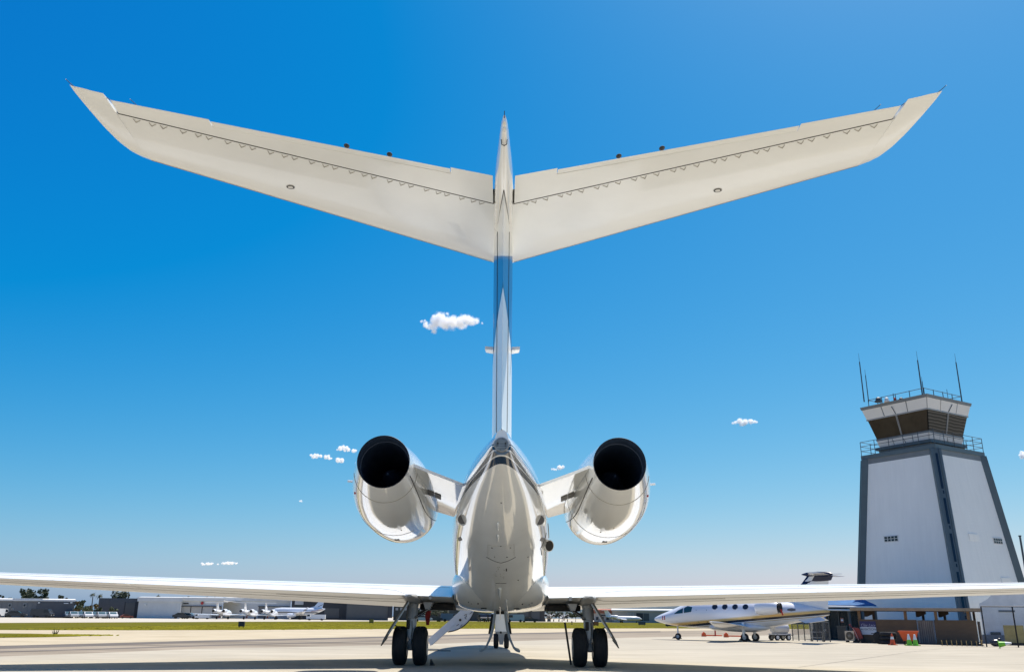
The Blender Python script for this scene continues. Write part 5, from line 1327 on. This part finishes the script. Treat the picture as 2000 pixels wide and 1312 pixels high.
pan(281, 284, 1178.5, 1181, 'flood_lamp', m_lamp, .4); pan(350.5, 352, 1175, 1206, 'corner_trim', m_roofl, .15)
hd, pan = hangar('open_fronted_hangar', 'pale hangar with sliding doors and round red emblem on its gable', 352, 433, 1173, D1 + 45, m_hwhite, m_roofl, eave=.9)
for a, b in ((353, 371), (372, 393), (394.5, 414)): pan(a, b, 1184, 1206, 'sliding_door', m_hdoor, .12)
pan(352, 432, 1182, 1183.8, 'door_track', m_hgrey2, .5)
for a in (371, 393): pan(a, a + 1.6, 1184, 1206, 'door_post', m_hdark, .2)
pan(414, 432, 1184, 1206, 'door_opening', m_hgrey, .06)
pan(356, 366, 1176.5, 1178.6, 'sign_board', m_hdark, .2)
gz = MB(); X0 = hd.location.x; D = D1 + 45; gz.prism([(gx(352, D) - X0, -.2, zat(352, 1173, D)), (gx(433, D) - X0, -.2, zat(433, 1173, D)), (gx(392, D) - X0, -.2, zat(392, 1169.5, D))], (0, 20, 0)); gz.build('gable', m_hwhite, hd)
gz = MB(); gz.lathe((gx(393, D) - X0, -.22, zat(393, 1177, D)), (0, -1, 0), [(0, .42), (.06, .42)], 16); em = gz.build('emblem', M('emblem_red', (.40, .03, .03), rough=.5), hd)
he, pan = hangar('gabled_hangar', 'pale hangar with low gable and open door bay behind the business jets', 434, 566, 1173, D1 + 62, m_hwhite, m_roofl, eave=.9)
pan(503, 566, 1182.5, 1184, 'door_track', m_hgrey2, .4); pan(504, 520, 1184, 1206, 'door_opening', m_hgrey, .08); pan(521, 540, 1184, 1206, 'sliding_door', m_hdoor, .12); pan(541, 565, 1184, 1206, 'sliding_door', m_hdoor, .12)
hf, pan = hangar('charcoal_hangar', 'charcoal hangar with grey door behind the white airliner', 568, 676, 1166, D1 + 48, m_hdark, None)
pan(574, 591, 1168, 1180, 'clerestory', m_hdoor, .1); pan(576, 590, 1180, 1205, 'door_opening', M('deep_green', (.02, .035, .033), rough=.6), .06); pan(633, 662, 1187, 1206, 'hangar_door', m_hdoor2, .1)
hg, pan = hangar('grey_door_hangar', 'hangar fronted by one wide grey door left of the landing gear', 676, 758, 1166, D1 + 40, m_hgrey2, None)
pan(677.5, 757, 1179, 1206, 'hangar_door', m_hdoor2, .15); pan(757.2, 766, 1175, 1206, 'corner_pier', m_hdark, .5)
hh, pan = hangar('dark_office_block', 'dim low building with small windows seen through the left landing gear', 768, 960, 1178, D1 + 60, M('office_dark_green', (.045, .055, .05), rough=.6, ns=.4, na=.2), None)
for k in range(6): pan(772 + k * 9, 777 + k * 9, 1186, 1191, 'window', m_hdoor, .1)
hi_, pan = hangar('dark_shed', 'dark brown shed behind the parked vehicles between the gear doors', 968, 1064, 1182, D1 + 78, M('shed_brown', (.05, .045, .04), rough=.6, ns=.4, na=.2), None)
for k in range(4): pan(972 + k * 22, 988 + k * 22, 1194, 1208, 'roller_door', m_hdoor2, .1)
hj, pan = hangar('red_roofed_terminal', 'cream building with red tile roof seen beside the right landing gear', 1160, 1196, 1197, D1 + 75, m_hbeige, M('red_tiles', (.32, .11, .06), rough=.8, ns=1.5, na=.3), eave=1.0)
pan(1173, 1192, 1199.5, 1202, 'upper_windows', m_hdark, .1)
for k in range(3): pan(1164 + k * 10, 1169 + k * 10, 1204, 1210, 'doorway', m_hdark, .1)
hk, pan = hangar('beige_hangar', 'long pale beige hangar with dark open bays behind the small jet nose', 1196, 1345, 1193, D1 + 70, m_hbeige, m_roofl)
pan(1243, 1256, 1196.5, 1211.5, 'door_opening', m_hdark, .1); pan(1257, 1268, 1197, 1211.5, 'door_opening', m_hdoor2, .1)
for a in (1226, 1231, 1236): pan(a, a + 2, 1196, 1211, 'pier', m_hdoor, .3)
hl, pan = hangar('far_right_hangar', 'grey hangar mostly hidden behind the small jet and fence', 1345, 1700, 1198, D1 + 80, m_hgrey, m_roofl)

# distant hills with scrub and houses, distance haze put into their blue
m_hill = M('hazy_hill_scrub', (.035, .060, .075), rough=.9, ns=.02, na=.6)
n_ = m_hill.node_tree.nodes
hm = MB(); NXH, NYH = 120, 5; gpts = []
for i in range(NXH):
    for j in range(NYH):
        x = -300 + 2300 * i / (NXH - 1); y = 1500 + 420 * j
        f = max(0, min(1, (x - 130) / 330)); prof = (20 + 26 * f + 10 * sin(x * .011) + 6 * sin(x * .031 + 1) + 3 * sin(x * .09)) * min(1, max(0, (x + 60) / 260))
        gpts.append((x, y, (-1, .55, .9, 1.0, .9)[j] * prof + (0 if j == 0 else 2.5 * sin(x * .21 + j))))
hm.add(gpts, [(i * NYH + j, (i + 1) * NYH + j, (i + 1) * NYH + j + 1, i * NYH + j + 1) for i in range(NXH - 1) for j in range(NYH - 1)])
structure(hm.build('hills', m_hill, None, 60))

# ---------------------------------------------------------------- trees
m_leaf = [M('leaf_dark', (.020, .036, .012), rough=.7, ns=.6, na=.45), M('leaf_mid', (.045, .062, .018), rough=.7, ns=.6, na=.4), M('leaf_ochre', (.12, .085, .025), rough=.8, ns=.6, na=.35)]
m_bark = M('bark', (.07, .05, .035), rough=.9, ns=4, na=.3)
GT = 'trees beyond the airfield'
def tree(px, D, ytop, wpx, label, kind=0, n=650, base=0.0, flat=.8, seed=0, grp=GT):
    R_ = random.Random(seed + int(px * 10)); x = gx(px, D); h = zat(px, ytop, D); wd = wpx * D / FPX / 2 * 1.0
    t = thing('leafy_tree' if h > 3 else 'shrub', V((x, D, 0)), label, 'tree' if h > 3 else 'shrub', grp)
    mb = MB(); mb.tube([(0, 0, 0), (.1, 0, h * .3), (-.1, .1, h * .6)], [.03 * h, .022 * h, .008 * h], 6)
    for k in range(4):
        a = R_.random() * 6.28; mb.tube([(0, 0, h * .3), (cos(a) * wd * .5, sin(a) * wd * .5, h * .65)], [.014 * h, .004 * h], 5)
    mb.build('trunk', m_bark, t)
    cl = [(R_.uniform(-.75, .75) * wd, R_.uniform(-.6, .6) * wd, h * R_.uniform(.38 - base, .86), R_.uniform(.22, .42)) for _ in range(11)]
    cr_ = MB()
    for i in range(n):
        c = R_.choice(cl); r = c[3] * min(wd, h * .6)
        d = V((R_.gauss(0, 1), R_.gauss(0, 1), R_.gauss(0, flat))).normalized() * r * R_.random() ** .35
        p = V(c[:3]) + d; p.z = min(max(p.z, .15 if base > .2 else h * .18), h)
        s_ = R_.uniform(.10, .26) * (1 + h * .05); u_ = V((R_.gauss(0, 1), R_.gauss(0, 1), R_.gauss(0, 1))).normalized(); v_ = u_.orthogonal().normalized()
        cr_.add([p - u_ * s_, p + v_ * s_ * .7, p + u_ * s_, p - v_ * s_ * .7], [(0, 1, 2, 3)])
    cr_.build('crown', m_leaf[kind], t); return t
tree(52, 250, 1144, 34, 'left part of the big dark tree mass above the grey hangar roof', 0, 900)
tree(84, 252, 1144.5, 36, 'right part of the big dark tree mass above the grey hangar roof', 0, 900)
tree(114, 252, 1156, 12, 'slim dark tree right of the big tree mass above the grey hangar', 0)
tree(124, 250, 1163, 14, 'pale green bushy tree over the right end of the grey hangar', 1)
tree(135, 250, 1160.5, 13, 'round tree at the right end of the grey hangar roof', 1)
tree(18, 250, 1161, 12, 'small tree poking above the far left hangar roof', 1)
tree(-1, 250, 1155, 8, 'dark tree cut by the left edge of the photo', 0)
tree(155, 236, 1168, 18, 'dark green tree between the grey and slate hangars', 0)
tree(160, 222, 1180, 30, 'bright green bush in the gap between the grey and slate hangars', 1, 700, .3)
tree(178, 228, 1171, 22, 'ochre leaved tree in the gap left of the slate hangar', 2)
tree(147, 240, 1170, 14, 'ochre and green tree at the right corner of the grey hangar', 2)
tree(190, 224, 1184, 12, 'dark shrub against the slate hangar corner', 0, 500, .3)
tree(219, 226, 1184, 16, 'round green bush in front of the slate hangar', 1, 600, .3)
tree(228, 262, 1151, 42, 'wide flat topped dark tree above the slate hangar', 0, 1100)
for k, (px, yt, wp, lab) in enumerate(((261, 1161.5, 4, 'thin dark tree right of the wide flat topped tree'), (297, 1162, 6, 'small round dark tree over the blank white hangar'), (318, 1160.5, 9, 'low double tree over the white hangar roof'), (334, 1163, 5, 'tiny cone shaped tree over the white hangar'), (346, 1164.5, 14, 'low hedge like tree over the white hangar corner'), (371, 1163.5, 5, 'tiny dark tree over the emblem hangar'), (381, 1160.5, 8, 'square topped dark tree over the emblem hangar'), (426, 1163.5, 4, 'tiny tree over the right end of the emblem hangar'), (449, 1164.5, 8, 'low flat tree over the gabled hangar'))):
    tree(px, 330 if k else 262, yt, wp, lab, 0, 260, seed=k)
for k, px in enumerate((1075, 1092, 1108, 1124, 1143)):
    tree(px, 300, 1190 + (k % 3) * 2, 20, ['dark tree left of the gear behind the parked white planes', 'second dark tree behind the parked white planes', 'olive tree behind the black pole', 'ragged olive tree just left of the right gear leg', 'dark tree right behind the right gear leg'][k], (0, 0, 1, 1, 0)[k], 450, seed=k)
for k, px in enumerate((812, 838, 862, 905)):
    tree(px, 264, 1187, 30, ['dark tree behind the left gear leg', 'dark tree behind the red streamer', 'dark tree right of the red streamer', 'dark tree behind the airstair panel'][k], 0, 450, seed=k)


def palm(px, D, ytop, label, sc=1.):
    x = gx(px, D); h = zat(px, ytop, D); t = thing('palm_tree', V((x, D, 0)), label, 'palm', GT); R_ = random.Random(int(px))
    mb = MB(); mb.tube([(0, 0, 0), (.08, 0, h * .5), (0, 0, h * .86)], [.16, .12, .10], 7); mb.build('trunk', m_bark, t)
    for k in range(22):
        a = R_.random() * 6.28; e_ = R_.uniform(-.5, 1.0); ln = R_.uniform(.9, 1.25) * sc; u_ = V((cos(a), sin(a), 0)); v_ = V((-sin(a), cos(a), 0)); c = V((0, 0, h * .86)); w0 = .12 * sc
        P = [c + u_ * ln * q * (1 if e_ < .6 else .7) + V((0, 0, ln * (e_ * q - .9 * q * q + (.25 * q)))) for q in (0, .3, .65, 1)]
        mb = MB(); mb.add([P[0] - v_ * w0 * .3, P[0] + v_ * w0 * .3, P[1] - v_ * w0, P[1] + v_ * w0, P[2] - v_ * w0, P[2] + v_ * w0, P[3]], [(0, 1, 3, 2), (2, 3, 5, 4), (4, 5, 6)]); mb.build('frond', m_leaf[0], t)
palm(176.5, 245, 1151.5, 'taller left palm between the grey and slate hangars'); palm(190, 245, 1154.5, 'shorter right palm between the grey and slate hangars')
palm(304, 330, 1156, 'lone palm above the white hangar roof', 1.1); palm(364.5, 330, 1159.5, 'slim palm above the emblem hangar gable'); palm(400, 330, 1160.5, 'single palm right of the square topped tree'); palm(414, 330, 1161, 'pair palm over the emblem hangar'); palm(417, 332, 1161.5, 'small palm beside the pair palm over the emblem hangar')

# ---------------------------------------------------------------- vehicles on the far ramp
m_tyb = m_seam
def car(px, D, rz, col, label, kind='car', grp='vehicles parked on the far ramp', sc=1.):
    t = thing('parked_' + kind, V((gx(px, D), D, 0)), label, kind, grp, rz); t.scale = (sc, sc, sc)
    if kind == 'van': prof = [(-2.3, .35), (2.3, .35), (2.35, .9), (1.9, 1.15), (1.55, 1.85), (-2.2, 1.9), (-2.35, 1.2)]; cab = [(1.55, 1.12), (1.85, 1.15), (1.45, 1.72), (.6, 1.74), (.6, 1.12)]
    elif kind == 'truck': prof = [(-3.4, .5), (3.2, .5), (3.25, 1.3), (3.0, 2.1), (1.9, 2.15), (1.8, 1.0), (1.6, 1.0), (1.6, 2.0), (-3.4, 2.0)]; cab = [(2.0, 1.35), (3.02, 1.35), (2.9, 1.95), (2.0, 1.98)]
    else: prof = [(-2.15, .32), (2.15, .32), (2.2, .68), (1.9, .85), (.95, .95), (.35, 1.40), (-1.0, 1.43), (-1.75, .98), (-2.15, .92)]; cab = [(-1.5, .96), (.85, .95), (.30, 1.34), (-.95, 1.36)]
    mb = MB(); mb.prism([(x, -.85, z) for x, z in prof], (0, 1.7, 0)); mb.build('body', col, t)
    mb = MB(); mb.prism([(x, -.86, z) for x, z in cab], (0, 1.72, 0)); mb.build('window', m_glass, t)
    if kind == 'car':
        mb = MB(); mb.prism([(.98, -.72, .97), (.40, -.66, 1.36), (.40, .66, 1.36), (.98, .72, .97)], (.02, 0, .01)); mb.build('windscreen', m_cock, t)
    L_ = 1.35 if kind != 'truck' else 2.2
    for x in (-L_, L_):
        for y in (-.88, .70):
            mb = MB(); mb.lathe((x, y, .33), (0, 1, 0), [(0, .33), (.18, .33)], 12); mb.build('wheel', m_tyb, t)
    for y in (-.7, .5):
        mb = MB(); mb.bx((prof[1][0] + .0, y, .55), (prof[1][0] + .06, y + .2, .68)); mb.build('headlight', m_lamp, t)
    return t
cS = M('car_silver', (.42, .44, .46), rough=.25, metal=.3); cW = M('car_white', (.66, .66, .66), rough=.3, coat=.3); cD = M('car_charcoal', (.03, .033, .04), rough=.25); cB = M('car_blue_grey', (.12, .16, .21), rough=.3); cR = M('machine_red', (.25, .06, .03), rough=.5)
for k, px in enumerate((144, 172, 198, 220)):
    car(px, 206, -1.0, (cS, cW, cS, cW)[k], ['leftmost of four pale cars parked in a slanted row', 'second of four pale cars in the slanted row', 'third of four pale cars in the slanted row', 'rightmost of four pale cars parked in a slanted row'][k])
for k, px in enumerate((134, 158, 185, 210)):
    car(px, 211, -1.0, cB, ['blue grey car behind the leftmost pale car', 'blue grey car between the first and second pale cars', 'blue grey car between the second and third pale cars', 'blue grey car between the third and fourth pale cars'][k])
car(83, 206, 0, cD, 'dark pickup with a pale roof rack in front of the grey hangar', 'van'); car(0, 205, pi / 2, cW, 'white van cut by the left edge of the photo', 'van'); car(32, 207, .3, cD, 'dark low car near the left edge in front of the grey hangar')
car(396, 225, pi, cW, 'white fuel truck in front of the emblem hangar', 'truck', sc=.55); car(617, 218, pi, cW, 'long white service truck under the airliner tail', 'truck', sc=.66)
car(355, 226, .4, cD, 'small dark car at the corner of the emblem hangar'); car(370, 228, .0, cS, 'flat pale tug in front of the sliding doors'); car(248, 216, .5, cR, 'rusty red ground machine in front of the slate hangar', 'car', sc=.65)
for k, (px, kd, c_) in enumerate(((826, 'car', cS), (846, 'car', cD), (880, 'van', cB), (895, 'car', cD), (942, 'van', cD), (958, 'van', cD), (1006, 'van', cS), (1034, 'car', cD))):
    car(px, 215 + k * 3, (0, .3, .1, 0, -pi / 2 + .2, -pi / 2 + .2, pi, 0)[k], c_, ['silver car seen between the left wheels', 'dark car just left of the airstair', 'blue grey van behind the airstair foot', 'dark low car behind the airstair panel', 'dark van facing us left of the left bay door', 'second dark van facing us beside the left bay door', 'pale van right of the right bay door', 'dark car under the right wing root'][k], kd)

# ---------------------------------------------------------------- aircraft on the far ramp
def far_jet(px, D, label, sc=1., rz=0., mat=None):
    """tail towards us; local y forward"""
    t = thing('parked_jet', V((gx(px, D), D, 0)), label, 'airplane', 'white jets parked across the field', rz); mat = mat or m_lw
    mb = MB(); mb.loft([[(w_ * sc * sin(2 * pi * j / 16), y * sc, (z + h_ * cos(2 * pi * j / 16)) * sc) for j in range(16)] for y, w_, z, h_ in ((-5, .1, 1.9, .1), (-4, .3, 1.8, .3), (-2, .65, 1.6, .6), (0, .75, 1.45, .72), (5, .75, 1.45, .72), (6.5, .5, 1.35, .5), (7.4, .05, 1.2, .06))]); mb.build('fuselage', mat, t, 40)
    mb = MB(); mb.loft([[(-.03 * sc, y0 * sc, z * sc), (.03 * sc, y0 * sc, z * sc), (.05 * sc, y1 * sc, z * sc), (-.05 * sc, y1 * sc, z * sc)] for z, y0, y1 in ((1.7, -4.9, -2.4), (3.9, -5.6, -4.3))]); mb.build('fin', mat, t)
    mb = MB(); mb.loft([[(x * sc, y0 * sc, 3.86 * sc), (x * sc, y1 * sc, 3.86 * sc), (x * sc, y1 * sc, 3.96 * sc), (x * sc, y0 * sc, 3.93 * sc)] for x, y0, y1 in ((-2.7, -6.0, -5.2), (0, -5.6, -4.2), (2.7, -6.0, -5.2))]); mb.build('tailplane', mat, t)
    for s in (-1, 1):
        mb = MB(); mb.loft([[(s * x * sc, y0 * sc, z * sc), (s * x * sc, y1 * sc, z * sc), (s * x * sc, (y1 - .2) * sc, (z + h_) * sc), (s * x * sc, y0 * sc, (z + h_ * .4) * sc)] for x, y0, y1, z, h_ in ((.3, -.8, 2.4, .85, .3), (6.8, -2.0, -1.0, 1.15, .12))]); mb.build('wing', mat, t)
        mb = MB(); mb.lathe((s * 1.25 * sc, -3.4 * sc, 1.95 * sc), (0, 1, 0), [(0, .36 * sc), (.6 * sc, .47 * sc), (1.8 * sc, .48 * sc), (2.2 * sc, .40 * sc)], 14, False, False); nc = mb.build('engine_nacelle', mat, t, 40)
        mb = MB(); mb.lathe((s * 1.25 * sc, -3.37 * sc, 1.95 * sc), (0, 1, 0), [(0, .35 * sc), (.02, .34 * sc)], 14); mb.build('exhaust', m_seam, nc)
        mb = MB(); mb.bx((min(s * .5, s * 1.0) * sc, -3 * sc, 1.85 * sc), (max(s * .5, s * 1.0) * sc, -1.6 * sc, 2.0 * sc)); mb.build('engine_pylon', mat, t)
        mb = MB(); mb.cyl((s * 1.4 * sc, .3 * sc, .9 * sc), (s * 1.4 * sc, .3 * sc, .25 * sc), .07 * sc); mb.lathe((s * 1.4 * sc - .15 * sc, .3 * sc, .3 * sc), (1, 0, 0), [(0, .3 * sc), (.3 * sc, .3 * sc)], 12); mb.build('main_landing_gear', m_tyb, t)
    mb = MB(); mb.lathe((-.1 * sc, 5.4 * sc, .22 * sc), (1, 0, 0), [(0, .22 * sc), (.2 * sc, .22 * sc)], 10); mb.cyl((0, 5.4 * sc, .2 * sc), (0, 5.4 * sc, 1 * sc), .05 * sc); mb.build('nose_landing_gear', m_tyb, t)
    mb = MB(); mb.prism([(-.25 * sc, -2.6 * sc, .35 * sc), (.3 * sc, -2.6 * sc, .35 * sc), (.2 * sc, -2.6 * sc, 1.05 * sc)], (0, .1, 0)); mb.build('tail_stand', cR, t)
far_jet(434, 228, 'leftmost of three white T-tail jets parked tail towards us'); far_jet(487, 230, 'middle of three white T-tail jets parked tail towards us'); far_jet(527, 232, 'rightmost of three white T-tail jets, beside the airliner nose')
far_jet(1073, 300, 'small white T-tail jet left of the black pole across the field', 1.0); far_jet(1100, 302, 'second small white T-tail jet near the black pole across the field', 1.0)
# airliner, nose to the left
AD = 245; ax = gx(604, AD); al = thing('parked_airliner', V((ax, AD, 0)), 'white airliner with navy and red tail stripes parked side on across the field', 'airplane', 'white jets parked across the field')
px1 = AD / FPX * 1.05
m_al = bands_material('airliner_paint', (.70, .72, .75), 0.0, 4.2, .09, 4.0, [(1.25, (.05, .045, .05)), (1.50, (.70, .72, .75))], rough=.3, coat=.3)
mb = MB(); mb.loft([[(x, w_ * cos(2 * pi * j / 20) * .9, z + w_ * sin(2 * pi * j / 20)) for j in range(20)] for x, w_, z in ((-10.5, .1, 1.75), (-10, .55, 1.85), (-9, .85, 2.0), (-7.5, .98, 2.05), (-1, .98, 2.05), (1.0, .85, 2.15), (3.0, .45, 2.5), (4.1, .12, 2.75))]); alf = mb.build('fuselage', m_al, al, 40)
mb = MB(); mb.prism([(-.6, -.08, 2.9), (1.2, -.08, 3.4), (2.5, -.08, 4.9), (3.7, -.08, 4.9), (3.3, -.08, 2.8)], (0, .16, 0)); alfin = mb.build('fin', M('fin_pale_blue', (.50, .58, .68), rough=.3), al)
mb = MB(); mb.prism([(2.2, -.10, 3.3), (3.36, -.10, 3.8), (3.4, -.10, 3.95), (2.2, -.10, 3.42)], (0, .2, 0)); mb.build('fin_stripe', m_ljb, alfin)
mb = MB(); mb.prism([(.6, -.95, 2.02), (3.6, -.35, 2.55), (3.6, -.35, 2.62), (.6, -.97, 2.13)], (0, .1, 0)); mb.build('tail_stripe', M('stripe_red', (.30, .05, .03), rough=.4), alf)
mb = MB(); mb.prism([(-5.0, -.8, 1.35), (-1.5, -.8, 1.35), (.4, -7.2, 1.95), (-.5, -7.2, 1.95)], (0, 0, .18)); alw = mb.build('wing', m_al, al)
mb = MB(); mb.prism([(-.5, -7.2, 1.95), (.4, -7.2, 1.95), (1.2, -7.35, 3.1), (.8, -7.35, 3.1)], (0, .08, 0)); mb.build('winglet', m_al, alw)
mb = MB(); mb.lathe((-5.2, -2.6, 1.05), (1, 0, 0), [(0, .50), (.1, .58), (1.2, .56), (2.2, .34)], 18); mb.build('engine_nacelle', m_al, al, 40)
mb = MB(); mb.prism([(2.2, -.3, 2.6), (3.4, -.3, 2.65), (4.0, -2.6, 2.75), (3.4, -2.6, 2.75)], (0, 0, .08)); mb.build('tailplane', m_al, al)
for x, y in ((-2.4, -1.0), (-2.4, .8), (-8.6, -.15)):
    mb = MB(); mb.lathe((x, y, .32), (0, 1, 0), [(0, .32), (.3, .32)], 12); mb.beam((x, y + .15, .3), (x, y + .15, 1.2), .12); mb.build('landing_gear', m_tyb, al)
# small jet side on in front of the beige hangar
wj = far_jet(1212, 268, 'white jet with dark tail side on before the beige hangar', .85, pi / 2 + .05 - pi)

# ---------------------------------------------------------------- signs and lamps on the grass
def marker(px, py, wpx, hpx, mat, face_mat, label, name='taxiway_sign', wdepth=.25):
    p = ground(px, py); D = p.y; w_ = wpx * D / FPX; h = hpx * D / FPX
    t = thing(name, p, label, 'airfield sign')
    mb = MB(); mb.bx((-w_ / 2, 0, .10), (w_ / 2, wdepth, h)); bx2 = mb.build('box', mat, t)
    mb = MB(); mb.bx((-w_ * .4, -.02, h * .28), (w_ * .4, -.003, h * .88)); mb.build('face', face_mat, t)
    for x in (-w_ * .35, w_ * .35):
        mb = MB(); mb.bx((x - .03, .05, 0), (x + .03, .12, .10)); mb.build('leg', m_seam, t)
    return t
m_sgy = M('sign_yellow', (.35, .25, .03), rough=.5); m_sgk = M('sign_black', (.02, .021, .024), rough=.5)
marker(470.5, 1225, 11, 11, m_sgk, m_cab, 'square black airfield sign on the grass left of centre')
marker(725, 1217, 8, 8, M('sign_box_brown', (.14, .10, .03), rough=.6), m_sgy, 'small yellow brown airfield sign beyond the grass strip')
marker(1072, 1213.5, 6, 5, m_sgk, m_cab, 'tiny black airfield box left of the black pole')
marker(1164, 1222, 10, 8, m_sgk, M('sign_orange', (.40, .13, .02), rough=.5), 'dark and orange airfield sign behind the right gear leg')
marker(1254, 1220.5, 13, 6, m_sgk, m_hdoor2, 'wide dark airfield sign left of the small jet nose')
marker(1312, 1223.5, 22, 7.5, m_sgk, m_cab, 'longest black airfield sign behind the small jet nose wheel')
p = ground(1117, 1219); t = thing('edge_light', p, 'short dark taxiway light by the black pole', 'light')
mb = MB(); mb.lathe((0, 0, 0), (0, 0, 1), [(0, .16), (.05, .16), (.06, .05), (.35, .05), (.36, .12), (.55, .12), (.6, .05)], 10); mb.build('lamp', m_sgk, t)
p = ground(107, 1238); t = thing('verge_weed', p, 'small tuft of dark weeds standing on the grass verge', 'weed')
mb = MB()
for k in range(14):
    a = rnd.random() * 6.28; b2 = V((cos(a) * .1, sin(a) * .1, 0)); mb.add([b2 + V((-.02, 0, 0)), b2 + V((.02, 0, 0)), b2 * 2.2 + V((0, 0, rnd.uniform(.15, .38)))], [(0, 1, 2)])
mb.build('stems', m_leaf[1], t)

# ================================================================== CLOUDS
def cloud(label, puffs, D=2400., seed=0):
    """puffs: (px, py, radius px) lumps of one small cumulus; vapour thins out towards the rim of every lump"""
    R_ = random.Random(seed); mb = MB(); k = D / FPX * 1.02; rmax = max(p[2] for p in puffs)
    puffs = [(px, py, r * (.95 if rmax > 9 else .78)) for px, py, r in puffs] + [(px + R_.uniform(-1.5, 1.5) * r, py + R_.uniform(-.55, .45) * r, r * R_.uniform(.35, .7)) for px, py, r in puffs for q in range(3)]
    cx = sum(p[0] for p in puffs) / len(puffs); cy = sum(p[1] for p in puffs) / len(puffs); c = at(cx, cy, D)
    m = bpy.data.materials.new('cloud_vapour'); m.use_nodes = True; n = m.node_tree.nodes; l = m.node_tree.links; n.remove(n['Principled BSDF'])
    pv = n.new('ShaderNodeVolumePrincipled'); pv.inputs['Color'].default_value = (1, 1, 1, 1); pv.inputs['Anisotropy'].default_value = .15
    l.new(pv.outputs[0], n['Material Output'].inputs['Volume']); m.cycles.volume_step_rate = .3
    tc = n.new('ShaderNodeTexCoord'); tn = n.new('ShaderNodeTexNoise'); tn.inputs['Scale'].default_value = .058 * 14 / max(4, rmax); tn.inputs['Detail'].default_value = 6; tn.inputs['Roughness'].default_value = .68
    l.new(tc.outputs['Object'], tn.inputs['Vector'])
    acc = None
    for (px, py, r) in puffs:
        p = at(px, py, D) - c; p.y += R_.uniform(-.4, .4) * r * k; R = r * k * 1.5
        mb.ball(p, (R, R, R * .92), 14, 9)
        ds = n.new('ShaderNodeVectorMath'); ds.operation = 'DISTANCE'; l.new(tc.outputs['Object'], ds.inputs[0]); ds.inputs[1].default_value = p
        mr = n.new('ShaderNodeMapRange'); mr.inputs['From Min'].default_value = R; mr.inputs['From Max'].default_value = R * .15; l.new(ds.outputs['Value'], mr.inputs['Value'])
        if acc is None: acc = mr.outputs[0]
        else:
            mx = n.new('ShaderNodeMath'); mx.operation = 'MAXIMUM'; l.new(acc, mx.inputs[0]); l.new(mr.outputs[0], mx.inputs[1]); acc = mx.outputs[0]
    ad = n.new('ShaderNodeMath'); ad.operation = 'MULTIPLY_ADD'; l.new(tn.outputs['Fac'], ad.inputs[0]); ad.inputs[1].default_value = 3.4 if rmax > 9 else 2.4; ad.inputs[2].default_value = -1.95 if rmax > 9 else -1.3
    sm = n.new('ShaderNodeMath'); l.new(acc, sm.inputs[0]); l.new(ad.outputs[0], sm.inputs[1])
    ml = n.new('ShaderNodeMath'); ml.operation = 'MULTIPLY'; l.new(sm.outputs[0], ml.inputs[0]); l.new(acc, ml.inputs[1])
    fin_ = n.new('ShaderNodeMapRange'); fin_.inputs['From Min'].default_value = .02; fin_.inputs['From Max'].default_value = .5; fin_.inputs['To Max'].default_value = .16 * 14 / max(4.5, rmax)
    l.new(ml.outputs[0], fin_.inputs['Value']); l.new(fin_.outputs[0], pv.inputs['Density'])
    o = mb.build('cloud', m, None, 180); o.location = c; tag(o, label, 'cloud', 'small white clouds')
    rm = o.modifiers.new('merge', 'REMESH'); rm.mode = 'VOXEL'; rm.voxel_size = max(1.2, min(p[2] for p in puffs) * k * .2); rm.use_smooth_shade = True
    return o
cloud('largest white cloud, left of the fin half way up', [(843, 636, 8), (852, 630, 14), (859, 620, 13), (870, 630, 15), (884, 628, 15), (898, 629, 14), (910, 625, 13), (922, 628, 11), (932, 627, 7), (847, 647, 6), (824, 628, 4), (942, 631, 3), (838, 640, 5)], seed=1)
cloud('small flat cloud right of the fin, left of the control tower', [(1436, 825, 4), (1446, 822, 7), (1456, 823, 7), (1467, 823, 6), (1474, 823, 3.5), (1450, 829, 4)], seed=2)
cloud('small cloud just left of the left engine exhaust', [(664, 877, 4), (671, 874, 6), (680, 878, 5), (690, 880, 4.5)], seed=3)
cloud('ragged low cloud left of the left engine', [(612, 891, 5), (620, 889, 5), (636, 892, 5), (643, 895, 4), (660, 898, 6), (668, 900, 5)], seed=4)
cloud('tiny cloud between the fuselage and the right engine', [(1082, 916, 3), (1092, 913, 5.5), (1099, 912, 4.5)], seed=5)
cloud('thin cloud low on the left above the wing', [(396, 1101, 3.2), (404, 1100.5, 3.6), (412, 1100.5, 3), (425, 1101.5, 2)], seed=6)
cloud('thin cloud beside the low one above the left wing', [(437, 1100, 3), (445, 1099, 4), (453, 1099.5, 3.8), (461, 1100, 2.6)], seed=7)
cloud('cloud cut by the right edge above the control tower wall', [(1997, 886, 6), (2003, 888, 9), (2012, 889, 8), (1996, 893, 4)], seed=8)
cloud('faint speck of cloud below the ragged one', [(586, 978, 2.2), (589, 979, 1.6)], seed=9)
